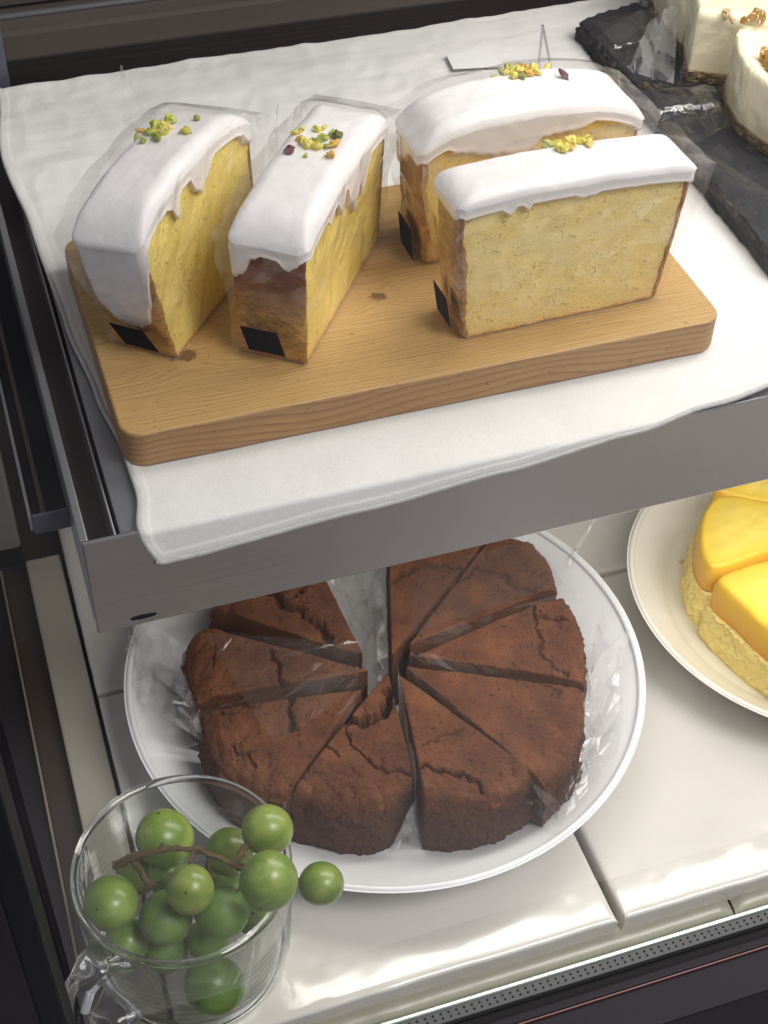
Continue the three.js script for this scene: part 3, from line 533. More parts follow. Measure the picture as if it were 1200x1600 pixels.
loafSlice({ seed: 3, label: 'iced loaf slice at the back of the board, half hidden by the slice before it', a: [664, 412], b: [990, 352], L: 0.080, T: 0.026, Hs: 0.0535, dome: 0.0085, dexp: 3.2, R0: 0.0065, tl: 0.003, tr: 0.007, darkL: 0.4, thin: 0.75, tint: [1.0, 0.88, 0.55],
  front: [[-1, 0.0], [-0.94, 0.000], [-0.8, 0.002], [-0.6, 0.006], [-0.4, 0.0085], [-0.03, 0.0105], [0.13, 0.005], [0.41, 0.004], [0.62, -0.002], [0.8, -0.003], [0.93, 0.002], [1, 0.006]],
  left: [[-1, 0.022], [-0.3, 0.016], [0.3, 0.009], [0.8, 0.003], [1, 0.0]], right: [[-1, 0.010], [1, 0.010]],
  nuts: [[772, 110, 5, 1], [786, 104, 6, 2], [794, 95, 5, 1], [790, 118, 5, 3], [800, 116, 6, 0], [808, 108, 5, 3], [818, 97, 7, 4], [812, 118, 6, 3], [822, 112, 5, 4], [832, 112, 6, 3], [838, 120, 5, 0], [803, 126, 5, 0], [826, 122, 5, 4], [855, 105, 5, 3], [880, 124, 6, 6], [815, 126, 4, 2]],
  sticker: [-0.003, 0.011, 0.002, 0.015, -0.002] });
loafSlice({ seed: 4, label: 'iced loaf slice at the front right of the board, whole cut face to the viewer', a: [725, 530], b: [1022, 465], L: 0.079, T: 0.0205, Hs: 0.0585, dome: 0.0025, dexp: 3, R0: 0.0045, slope: -0.001, tl: 0.0045, tr: 0.0075, darkL: 0.5, thin: 0.5, tint: [1.0, 0.965, 1.25],
  front: [[-1, 0.000], [-0.95, 0.002], [-0.9, 0.0035], [-0.86, -0.001], [-0.73, 0.0005], [-0.63, 0.004], [-0.55, 0.0068], [-0.48, 0.0035], [-0.40, 0.0065], [-0.34, 0.0005], [-0.23, 0.0015], [-0.1, 0.004], [0.01, 0.005], [0.12, 0.0055], [0.25, 0.0033], [0.49, 0.0049], [0.71, 0.0033], [0.88, 0.0045], [1, 0.010]],
  left: [[-1, 0.001], [0, -0.001], [1, 0.001]], right: [[-1, 0.02], [0, 0.014], [1, 0.010]],
  nuts: [[852, 226, 5, 2], [860, 219, 5, 1], [868, 226, 6, 1], [874, 236, 5, 0], [880, 221, 5, 0], [887, 213, 5, 3], [893, 230, 6, 3], [900, 222, 6, 0], [897, 214, 5, 5], [907, 218, 5, 1], [914, 222, 6, 3], [921, 231, 5, 3], [880, 240, 6, 0], [889, 238, 4, 4], [872, 217, 5, 3], [918, 217, 4, 1], [907, 228, 5, 0]],
  sticker: [-0.0055, 0.0070, 0.0055, 0.0165, -0.003] });

// ---------------------------------------------------------------- lower left: white plate with chocolate cake
function plate(name, label, cx, cz, R, h, mat) {
  const t = thing(name, label, 'plate', [cx, D + 0.0003, cz]), w = 0.0032, P = [];
  const prof = [[0, 0.0055], [R * 0.56, 0.0056], [R * 0.66, 0.0072], [R * 0.78, h * 0.42], [R * 0.90, h * 0.74], [R - 0.0016, h - 0.0006]];
  for (let i = 0; i < prof.length - 1; i++) for (let k = 0; k < 8; k++) P.push(new THREE.Vector2(lerp(prof[i][0], prof[i + 1][0], k / 8), lerp(prof[i][1], prof[i + 1][1], k / 8)));
  for (let k = 0; k <= 8; k++) { const a = Math.PI * (1 - k / 8); P.push(new THREE.Vector2(R - w / 2 + w / 2 * Math.cos(a), h - w / 2 + w / 2 * Math.sin(a) + 0.0008)); }
  for (const q of [[R * 0.90, h * 0.74 - w], [R * 0.74, h * 0.30], [R * 0.58, 0.0022], [R * 0.56, 0], [R * 0.52, 0], [R * 0.50, 0.002], [0, 0.0022]]) P.push(new THREE.Vector2(...q));
  // smooth the inner curve
  const g = new THREE.LatheGeometry(new THREE.SplineCurve(P.filter((_, i) => i % 2 === 0 || i > 38)).getPoints(110), 128);
  part('dish', g, mat, t); return t;
}
plate('plate', 'white round plate under the chocolate cake', 0.1372, -0.0815, 0.1268, 0.0275, M.porcelain);
const CT = D + 0.053, CB = D + 0.0065; // top and bottom of the cake
// one wedge: outline of its top in pixels (tip, left corner, outer points ..., right corner)
function wedge(o) {
  const top = o.h ?? CT, W = o.px.map(([x, y]) => at(x, y, top)), tip = W[0], outer = new THREE.CatmullRomCurve3(W.slice(1), false, 'centripetal');
  const c = tip.clone().add(W[1]).add(W[W.length - 1]).multiplyScalar(1 / 3);
  const t = thing('chocolate_cake_slice', o.label, 'cake slice', [c.x, CB, c.z], 0, 'wedges of the chocolate cake');
  const H = top - CB, so = o.seed * 5.31;
  const cracks = (o.cracks || []).map((cr) => ({ w: (cr.w ?? 0.0008) * 0.85, d: (cr.d ?? 0.004) * 0.9, pts: cr.p.map(([x, y]) => { const q = at(x, y, top); return [q.x - c.x, q.z - c.z]; }) }));
  const segD = (x, z, [ax, az], [bx, bz]) => { const dx = bx - ax, dz = bz - az, k = clamp(((x - ax) * dx + (z - az) * dz) / (dx * dx + dz * dz), 0, 1); return Math.hypot(x - ax - dx * k, z - az - dz * k); };
  const outs = []; for (let i = 0; i <= 200; i++) outs.push(outer.getPoint(i / 200));
  const g = warped(120, 20, 150, (x, y, z) => {
    const u = (x + 1) / 2, v = Math.max(0.012, (z + 1) / 2), k = (y + 1) / 2;
    const q = outs[Math.round(u * 200)], e = Math.sin(Math.PI * clamp(u, 0, 1));
    // distance from the rims, in metres
    const Lr = q.distanceTo(tip), dOut = (1 - v) * Lr, wid = W[1].distanceTo(W[W.length - 1]) * v, dL = u * wid, dR = (1 - u) * wid;
    let X = lerp(tip.x, q.x, v) - c.x, Z = lerp(tip.z, q.z, v) - c.z, Y = k * H;
    const out = V(q.x - tip.x, 0, q.z - tip.z).normalize();
    const rO = o.rO ?? 0.009, rS = 0.0012, ro = o.rough ?? 1;
    if (k > 0.98) {
      const wx = X + 0.0034 * fbm(X * 110, Z * 110, so, 3), wz = Z + 0.0034 * fbm(X * 110, Z * 110, so + 20, 3);
      let drop = dOut < rO ? (o.lip ?? 0.006) * (1 - Math.sqrt(1 - Math.pow(1 - dOut / rO, 2))) : 0;
      const ds = Math.min(dL, dR); drop += ds < rS ? rS * 0.55 * (1 - Math.sqrt(1 - Math.pow(1 - ds / rS, 2))) : 0;
      Y = H - drop + ro * (0.0013 * fbm(X * 24, Z * 24, so, 2) + 0.00045 * fbm(X * 130, Z * 130, so + 3, 3)) + (o.tilt ? o.tilt * (v - 0.5) : 0);
      const rim = smoothstep(v, 0.62, 0.95); Y += rim * ro * 0.0022 * fbm(X * 60, Z * 60, so + 7, 4) - rim * ro * 0.0016 * Math.max(0, ridge(X * 70, Z * 70, so + 2, 2));
      for (const cr of cracks) { let d = 1; for (let i = 1; i < cr.pts.length; i++) d = Math.min(d, segD(wx, wz, cr.pts[i - 1], cr.pts[i])); Y -= cr.d * Math.exp(-Math.pow(d / cr.w, 2)) ; }
    } else if (z > 0.98) { // outer wall, bulging under the rim
      const drop = (o.lip ?? 0.006); Y = k * (H - drop * 1.0) ; const bul = 0.0022 * Math.sin(Math.PI * Math.pow(k, 0.7)) - 0.0006 * (1 - k) + 0.0028 * ro * fbm(X * 50, Y * 80, Z * 50 + so, 4) + 0.0008 * n3(X * 300, Y * 300, Z * 300);
      X += out.x * bul; Z += out.z * bul;
    } else { // cut walls
      Y = k * (H - (dOut < rO ? (o.lip ?? 0.006) * (1 - Math.sqrt(1 - Math.pow(1 - dOut / rO, 2))) : 0) - rS * 0.4);
      const w = 0.0005 * fbm(X * 140, Y * 140, Z * 140 + so, 3); X += w; Z += w;
    }
    return [X, Y, Z];
  }, 0.75, 1, (x, y, z) => {
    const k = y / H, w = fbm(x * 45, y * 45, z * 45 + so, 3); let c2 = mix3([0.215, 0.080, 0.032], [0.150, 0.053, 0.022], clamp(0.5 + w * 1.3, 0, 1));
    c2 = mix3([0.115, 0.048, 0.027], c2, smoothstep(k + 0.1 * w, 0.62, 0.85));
    for (const cr of cracks) { let d = 1; for (let i = 1; i < cr.pts.length; i++) d = Math.min(d, segD(x + 0.0034 * fbm(x * 110, z * 110, so, 3), z + 0.0034 * fbm(x * 110, z * 110, so + 20, 3), cr.pts[i - 1], cr.pts[i])); if (k > 0.6) c2 = mix3(c2, [0.075, 0.028, 0.015], 0.75 * Math.exp(-Math.pow(d / (cr.w * 1.1), 2))); }  // shade inside the cracks painted into the colour
    return c2;
  });
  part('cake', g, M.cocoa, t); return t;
}
wedge({ seed: 1, label: 'chocolate cake wedge just right of the gap, running back under the steel lip', px: [[612, 1022], [606, 812], [680, 790], [775, 822]], cracks: [{ p: [[615, 905], [660, 880], [700, 880], [735, 900]], d: 0.003, w: 0.002 }] });
wedge({ seed: 2, label: 'chocolate cake wedge at the back right with a crack parallel to its rim', px: [[638, 1008], [775, 828], [825, 838], [858, 868], [873, 914]], cracks: [{ p: [[700, 905], [720, 905], [745, 888], [768, 893], [790, 900], [800, 912], [830, 920]], d: 0.0025, w: 0.0016 }] });
wedge({ seed: 3, label: 'chocolate cake wedge pointing right with a crack across its outer rim', px: [[648, 1024], [884, 924], [908, 970], [915, 1015], [915, 1062]], cracks: [{ p: [[800, 935], [826, 945], [835, 958], [862, 965], [890, 968]], d: 0.003 }, { p: [[835, 958], [842, 990], [846, 1025], [870, 1040], [890, 1052]], d: 0.0022 }] });
wedge({ seed: 4, label: 'smooth broad chocolate cake wedge at the lower right with a thick outer side', px: [[634, 1040], [914, 1074], [914, 1120], [893, 1180], [852, 1222]], cracks: [{ p: [[835, 1050], [850, 1075], [880, 1082]], d: 0.0015 }] });
wedge({ seed: 5, label: 'chocolate cake wedge in front, right of the folded film', px: [[624, 1052], [837, 1206], [797, 1233], [735, 1249], [664, 1241]], cracks: [{ p: [[655, 1195], [690, 1203], [720, 1208], [742, 1222], [750, 1236]], d: 0.004 }, { p: [[660, 1165], [690, 1150], [720, 1142]], d: 0.0012, w: 0.0008 }] });
wedge({ seed: 6, label: 'chocolate cake wedge at the front with its tip broken off', px: [[606, 1048], [646, 1212], [590, 1246], [520, 1246], [455, 1232]], cracks: [{ p: [[540, 1118], [560, 1128], [600, 1116], [610, 1078]], d: 0.016, w: 0.0020 }, { p: [[540, 1140], [550, 1165], [565, 1180], [600, 1200], [640, 1205]], d: 0.003 }, { p: [[500, 1165], [530, 1180]], d: 0.002 }] });
wedge({ seed: 7, h: CT + 0.001, rough: 1.25, rO: 0.013, label: 'rough cracked chocolate cake wedge at the left front behind the mug', px: [[566, 1076], [448, 1236], [380, 1222], [330, 1170], [312, 1108]], cracks: [{ p: [[455, 1066], [452, 1100], [456, 1140]], d: 0.008, w: 0.0014 }, { p: [[360, 1160], [385, 1180], [400, 1200]], d: 0.0025, w: 0.0012 }, { p: [[340, 1115], [370, 1110], [400, 1100], [430, 1082]], d: 0.003 }] });
wedge({ seed: 8, label: 'chocolate cake wedge pointing left with a split across its middle', px: [[578, 1046], [306, 1090], [290, 1045], [290, 1000], [310, 976]], cracks: [{ p: [[424, 1012], [432, 1040], [442, 1066]], d: 0.006, w: 0.0012 }, { p: [[332, 1005], [336, 1040]], d: 0.0015 }] });
wedge({ seed: 9, rough: 1.15, label: 'chocolate cake wedge at the back left, partly hidden under the steel lip', px: [[568, 1022], [326, 948], [350, 880], [400, 850], [476, 838]], cracks: [{ p: [[380, 905], [430, 925], [440, 940], [480, 962], [520, 1000]], d: 0.006, w: 0.0020 }, { p: [[440, 940], [470, 925], [490, 905]], d: 0.005 }] });
// clear film between and round the wedges
function film(label, corners, mat, { nu = 24, nv = 14, amp = 0.0015, fq = 60, so = 0, curl = 0, creases } = {}) { // corners: P00, P10, P11, P01
  const P = corners, o = P[0].clone().add(P[1]).add(P[2]).add(P[3]).multiplyScalar(0.25), n = P[1].clone().sub(P[0]).cross(P[3].clone().sub(P[0])).normalize();
  const NU = Math.round(clamp(P[0].distanceTo(P[1]) / 0.007, 3, 14)), NV = Math.round(clamp(P[0].distanceTo(P[3]) / 0.006, 3, 12)), jit = {};
  const J = (i, j) => (jit[i + '_' + j] ??= [rr(-0.42, 0.42) / NU, rr(-0.42, 0.42) / NV, rr(-1, 1)]);
  let g = sheet(NU, NV, (u0, v0) => { const i = Math.round(u0 * NU), j = Math.round(v0 * NV), [a, b, c] = J(i, j), u = u0 + (i > 0 && i < NU ? a : 0), v = v0 + (j > 0 && j < NV ? b : 0), q = P[0].clone().lerp(P[1], u).lerp(P[3].clone().lerp(P[2], u), v), k = amp * c * 0.9 + curl * Math.sin(Math.PI * u) * Math.sin(Math.PI * v); return q.addScaledVector(n, k).sub(o).toArray(); }, { uvs: [P[0].distanceTo(P[1]) * 16, P[0].distanceTo(P[3]) * 16] });
  g = toCreasedNormals(g.toNonIndexed(), 0.12);
  const t = thing('film_sheet', label, 'clear film', o.toArray()); part('film', g, mat, t);
  return t;
}
const up = (px, py, Y, dy) => { const p = at(px, py, Y); return p.setY(p.y + dy); };
film('curved clear film folded upright between the two front chocolate wedges', [up(628, 1056, CT, -0.02), up(652, 1222, CT, -0.040), up(652, 1222, CT, 0.004), up(622, 1056, CT, 0.012)], M.hazy_film, { so: 1, curl: 0.003 });
film('hazy film tab lying below the split between the two front chocolate wedges', [up(610, 1352, D, 0.012), up(662, 1348, D, 0.012), up(652, 1225, CT, -0.012), up(640, 1240, CT, -0.014)], M.hazy_film, { so: 2 });
film('crumpled clear film standing in the empty gap of the chocolate cake', [up(592, 1030, CT, -0.03), up(588, 880, CT, -0.036), up(590, 880, CT, 0.004), up(600, 1030, CT, 0.010)], M.hazy_film, { so: 3, amp: 0.003, fq: 50, nu: 50, nv: 40 });
film('crumpled film lying on the plate in the gap of the cake', [up(570, 1020, CT, -0.040), up(590, 900, D, 0.009), up(510, 880, D, 0.010), up(520, 990, D, 0.020)], M.hazy_film, { so: 4, amp: 0.006, fq: 55, nu: 60, nv: 50 });
film('clear film upright between the tip of the left wedges and the gap', [up(560, 1040, CT, -0.01), up(500, 920, CT, -0.02), up(500, 920, CT, 0.003), up(560, 1036, CT, 0.010)], M.film, { so: 5, amp: 0.003 });
film('hazy film flap on the plate at the lower right of the chocolate cake', [up(760, 1308, D, 0.020), up(880, 1268, D, 0.022), up(858, 1222, CT, -0.016), up(835, 1228, CT, -0.012)], M.hazy_film, { so: 6 });
film('wide clear film lying over the right rim of the white plate', [up(930, 1000, D, 0.030), up(965, 1210, D, 0.026), up(880, 1255, CT, -0.02), up(920, 1040, CT, -0.006)], M.film, { so: 7, amp: 0.003, fq: 40 });
film('narrow pointed film end sticking up behind the white plate', [up(868, 945, D, 0.030), up(880, 945, D, 0.030), up(921, 880, D, 0.034), up(917, 880, D, 0.035)], M.hazy_film, { so: 8 });
film('clear film spread on the left rim of the white plate', [up(215, 1010, D, 0.030), up(225, 1150, D, 0.028), up(318, 1140, CT, -0.01), up(292, 1000, CT, -0.006)], M.hazy_film, { so: 9, amp: 0.003, fq: 50 });
film('film flap on the plate between the mug and the rough left wedge', [up(330, 1200, D, 0.024), up(420, 1240, D, 0.024), up(470, 1290, D, 0.018), up(380, 1290, D, 0.018)], M.hazy_film, { so: 10, amp: 0.002 });
film('film ear below the rough left wedge, beside the front wedge', [up(440, 1230, CT, -0.01), up(478, 1300, D, 0.014), up(470, 1330, D, 0.012), up(445, 1270, D, 0.03)], M.hazy_film, { so: 11, amp: 0.002 });
film('clear film stretched over the wedges at the left of the cake', [up(318, 1000, CT, 0.006), up(430, 1180, CT, 0.007), up(560, 1090, CT, 0.008), up(560, 1020, CT, 0.008)], M.soft_film, { so: 12, amp: 0.0009, fq: 40 });
film('clear film stretched over the two back right wedges of the cake', [up(640, 1010, CT, 0.008), up(880, 920, CT, 0.004), up(830, 850, CT, 0.003), up(650, 900, CT, 0.006)], M.soft_film, { so: 14, amp: 0.0007, fq: 40 });

for (const [label, A, B, hgt, so] of [
  ['film edge standing in the cut between the two back right chocolate wedges', [648, 1012], [884, 916], 0.006, 21],
  ['film edge standing in the cut above the broad right chocolate wedge', [640, 1030], [920, 1070], 0.005, 22],
  ['film edge standing in the cut right of the front chocolate wedge', [634, 1046], [850, 1222], 0.005, 23],
  ['film edge standing in the cut between the two left chocolate wedges', [562, 1060], [306, 1100], 0.007, 24],
  ['film edge standing in the cut behind the chocolate wedge pointing left', [570, 1030], [300, 966], 0.006, 25],
  ['film edge standing in the cut left of the front chocolate wedge', [566, 1074], [446, 1242], 0.004, 26]]) {
  const a = at(...A, CT), b = at(...B, CT), d = b.clone().sub(a).setLength(0.014), e = b.clone().add(d);
  film(label, [a.clone().setY(CT - 0.03), e.clone().setY(CT - 0.032), e.clone().setY(CT - 0.008), a.clone().setY(CT + hgt * 1.2)], M.wrap_film, { so, amp: 0.0018, fq: 45, nu: 40, nv: 20 });
}
film('fan of crinkled film rising over the left rim of the white plate', [up(210, 1040, D, 0.026), up(206, 1070, D, 0.026), up(300, 1080, CT, -0.012), up(296, 1000, CT, -0.008)], M.hazy_film, { so: 31, amp: 0.0028, fq: 60, nu: 50, nv: 40 });
film('crinkled film on the right inner side of the white plate', [up(905, 1160, CT, -0.02), up(950, 1180, D, 0.026), up(975, 1040, D, 0.030), up(922, 1020, CT, -0.012)], M.hazy_film, { so: 32, amp: 0.0022, fq: 50, nu: 50, nv: 40 });
film('long film flap over the lower right of the white plate below the front wedges', [up(690, 1345, D, 0.016), up(800, 1340, D, 0.022), up(930, 1190, D, 0.024), up(850, 1225, CT, -0.012)], M.hazy_film, { so: 33, amp: 0.003, fq: 50, nu: 50, nv: 40 });
{
  const t = thing('cocoa_crumbs', 'a few dark cocoa crumbs scattered on the white plate', 'crumbs'), gs = [];
  for (const [x, y, r] of [[830, 1298, 0.0010], [915, 1140, 0.0012], [918, 1095, 0.0011], [914, 1118, 0.0008], [700, 1352, 0.0007], [640, 1362, 0.0006], [560, 1362, 0.0008], [300, 1150, 0.0008], [880, 1262, 0.0006], [506, 1342, 0.0009], [930, 1010, 0.0007], [760, 1332, 0.0006]]) { const p = at(x, y, D + 0.010), g = pistGeo[Math.floor(rnd() * 7)].clone().scale(r, r * 0.8, r); g.translate(p.x, D + 0.010, p.z); gs.push(g); }
  const m = part('crumb', mergeGeometries(gs), std({ color: rgb(0.10, 0.038, 0.018), roughness: 1 }), t); m.userData.kind = 'stuff';
}

// ---------------------------------------------------------------- glass mug with grapes
{
  const mx = 0.0144, mz = 0.0238, H = 0.0665, R = 0.0445;
  const t = thing('glass_mug', 'clear glass mug with a ribbed lower wall, holding green grapes', 'mug', [mx, D + 0.0002, mz]);
  const rad = (y) => lerp(0.0410, R, Math.pow(clamp(y / H, 0, 1), 0.7));
  const outer = []; for (let i = 0; i <= 120; i++) { const y = lerp(0.004, H - 0.001, i / 120); outer.push(new THREE.Vector2(rad(y) + (y < H * 0.66 ? 0.0007 * Math.sin(y / 0.0046 * Math.PI * 2) : 0), y)); }
  const inner = []; for (let i = 0; i <= 30; i++) { const y = lerp(0.007, H - 0.001, i / 30); inner.push(new THREE.Vector2(rad(y) - 0.0028, y)); }
  part('wall', new THREE.LatheGeometry(outer, 96), M.glass_sheet, t);
  part('inner_wall', new THREE.LatheGeometry(inner, 96), M.glass_sheet, t);
  part('rim', new THREE.TorusGeometry(R - 0.0014, 0.0017, 14, 120).rotateX(Math.PI / 2).translate(0, H - 0.0012, 0), M.glass, t);
  const bs = [[0, 0.0065], [0.034, 0.0065], [0.0375, 0.0075], [0.0385, 0.0072], [0.0408, 0.005], [0.0405, 0.0015], [0.037, 0], [0.030, 0.0008], [0, 0.0012]].map((q) => new THREE.Vector2(...q));
  part('base', new THREE.LatheGeometry(bs, 96), M.glass, t);
  // pressed glass handle with a ridged grip, towards the lower left
  const ang = Math.PI + 0.60, dx = Math.cos(ang), dz = -Math.sin(ang);
  const hp = [[R - 0.003, 0.055], [R + 0.006, 0.0575], [R + 0.015, 0.052], [R + 0.0185, 0.039], [R + 0.0155, 0.024], [R + 0.007, 0.015], [R - 0.004, 0.0135]].map(([r, y]) => V(dx * r, y, dz * r));
  const curve = new THREE.CatmullRomCurve3(hp), fr = curve.computeFrenetFrames(90), side = V(-dz, 0, dx);
  const hg = sheet(90, 28, (u, v) => {
    const p = curve.getPoint(u), tan = curve.getTangent(u), nn = tan.clone().cross(side).normalize(), a = v * Math.PI * 2, flare = 1 + 0.7 * Math.pow(Math.abs(u - 0.5) * 2, 4), bead = 1 + 0.05 * Math.cos(u * 34);
    const w = 0.0068 * flare * bead, h = 0.0036 * bead * (1 + 0.15 * Math.cos(3 * a));
    return p.addScaledVector(side, Math.cos(a) * w).addScaledVector(nn, Math.sin(a) * h).toArray();
  });
  part('handle', hg, M.glass, t, 'thick faceted glass handle');

  const gb = thing('grape_bunch', 'small bunch of green grapes on a brown stem in the glass mug', 'grapes', [mx, D + 0.01, mz]);
  const cTex = (k) => tex(256, 256, (u, v) => { const a = tfbm(u, v, 5, 5, 80 + k), s = vn(u, v, 64, 90 + k), pole = smoothstep(v, 0.80, 1), sp = smoothstep(vn(u, v, 40, 95 + k), 0.93, 0.99); let c = mix3([0.17, 0.26, 0.030], [0.36, 0.43, 0.085], clamp(0.5 + (a - 0.5) * 2.0 + 0.25 * (s - 0.5), 0, 1)); c = mix3(c, [0.33, 0.40, 0.15], 0.3 * pole); return mix3(c, [0.12, 0.10, 0.03], sp * 0.6); }, { srgb: true });
  const gm = [0, 1, 2].map((k) => phy({ map: cTex(k), roughness: 0.34, clearcoat: 0.25, clearcoatRoughness: 0.25, sheen: 0.25, sheenRoughness: 0.5, sheenColor: rgb(0.7, 0.9, 0.8) }));
  const dusty = phy({ map: gm[0].map, color: rgb(0.72, 0.86, 0.95), roughness: 0.5, sheen: 0.5, sheenRoughness: 0.5, sheenColor: rgb(0.7, 0.85, 0.8) });
  const tipm = std({ color: rgb(0.06, 0.045, 0.02), roughness: 0.9 });
  const sph = new THREE.SphereGeometry(1, 40, 28);
  const G = [[258, 1310, 46, -0.168, 0], [418, 1297, 40, -0.155, 1], [420, 1377, 48.5, -0.148, 2], [502, 1381, 37, -0.172, 1], [173, 1411, 45, -0.168, 0], [297, 1390, 40, -0.158, 1], [358, 1332, 38, -0.182, 0], [346, 1424, 41, -0.172, 3], [259, 1434, 43, -0.180, 3], [199, 1470, 37, -0.196, 0], [259, 1482, 37, -0.205, 3], [326, 1468, 34, -0.198, 1], [398, 1430, 33, -0.186, 3], [335, 1540, 48, -0.211, 1], [212, 1366, 32, -0.190, 0], [262, 1366, 33, -0.186, 1], [345, 1372, 32, -0.192, 0]];
  const GP = []; const shadeTinted = (k, Y) => { const m = (k === 3 ? dusty : gm[k]).clone(), d = clamp((-Y - 0.145) / 0.06, 0, 1), w = rr(0.86, 1.04); m.color.multiply(rgb(w * lerp(0.98, 0.74, d) * rr(0.9, 1.05), w * lerp(1, 0.82, d), w * lerp(1, 0.85, d))); return m; };  // random tint, plus painted shade that deepens lower in the mug
  for (const [px, py, r, Y, k] of G) {
    const p = at(px, py, Y), dist = p.clone().sub(camera.position).dot(V(0, 0, -1).applyQuaternion(camera.quaternion)), rad2 = r * dist / F;
    const m = part('grape', sph, shadeTinted(k, Y), gb); m.position.copy(p).sub(gb.position); m.scale.set(rad2 * rr(0.93, 1.0), rad2 * rr(0.98, 1.14), rad2 * rr(0.95, 1.02)); m.rotation.set(rr(-1, 1), rr(0, 6), rr(-1, 1)); GP.push([m.position.clone(), rad2]);
    { const d = V(rr(-1, 1), rr(-0.3, 0.9), rr(-0.5, 1)).normalize(), s = part('blossom_scar', new THREE.SphereGeometry(0.0006, 8, 6), tipm, m); s.position.copy(d).applyQuaternion(m.quaternion.clone().invert()).multiplyScalar(1.0); s.scale.set(1 / rad2, 1 / rad2, 1 / rad2); }
  }
  const st = std({ color: rgb(0.105, 0.070, 0.030), roughness: 0.9, bumpMap: tex(128, 128, (u, v) => tfbm(u, v, 10, 3, 99)), bumpScale: 0.0006 });
  const L = (px, py, Y) => at(px, py, Y).sub(gb.position);
  const stems = [[[[178, 1356, -0.158], [205, 1342, -0.153], [255, 1328, -0.150], [300, 1327, -0.150], [337, 1338, -0.152], [366, 1352, -0.155]], 0.0012],
    [[[366, 1352, -0.155], [376, 1335, -0.154], [392, 1312, -0.156]], 0.0014], [[[302, 1327, -0.150], [300, 1340, -0.151], [297, 1352, -0.152]], 0.0010], [[[325, 1334, -0.152], [326, 1358, -0.158], [336, 1380, -0.166]], 0.0010],
    [[[205, 1343, -0.153], [220, 1362, -0.160], [232, 1385, -0.166], [222, 1396, -0.170]], 0.0012], [[[232, 1384, -0.166], [248, 1376, -0.170]], 0.0010], [[[178, 1350, -0.157], [214, 1332, -0.160]], 0.0010], [[[366, 1352, -0.155], [385, 1362, -0.156]], 0.0010], [[[252, 1328, -0.150], [254, 1318, -0.149]], 0.0008], [[[366, 1352, -0.156], [420, 1360, -0.168], [470, 1378, -0.172]], 0.0011]];
  const sg = []; for (const [pts, r] of stems) { const g = tubeOf(pts.map((q) => L(...q)), r, 24, 7), p = g.attributes.position; for (let i = 0; i < p.count; i++) { const x = p.getX(i), y = p.getY(i), z = p.getZ(i); p.setXYZ(i, x + 0.0007 * n3(x * 220, y * 220, z * 220), y + 0.0007 * n3(x * 220, y * 220, z * 220 + 9), z + 0.0005 * n3(x * 400, y * 400, z * 400 + 19)); } sg.push(g); }
  part('stem', mergeGeometries(sg), st, gb, 'woody brown stem');
}

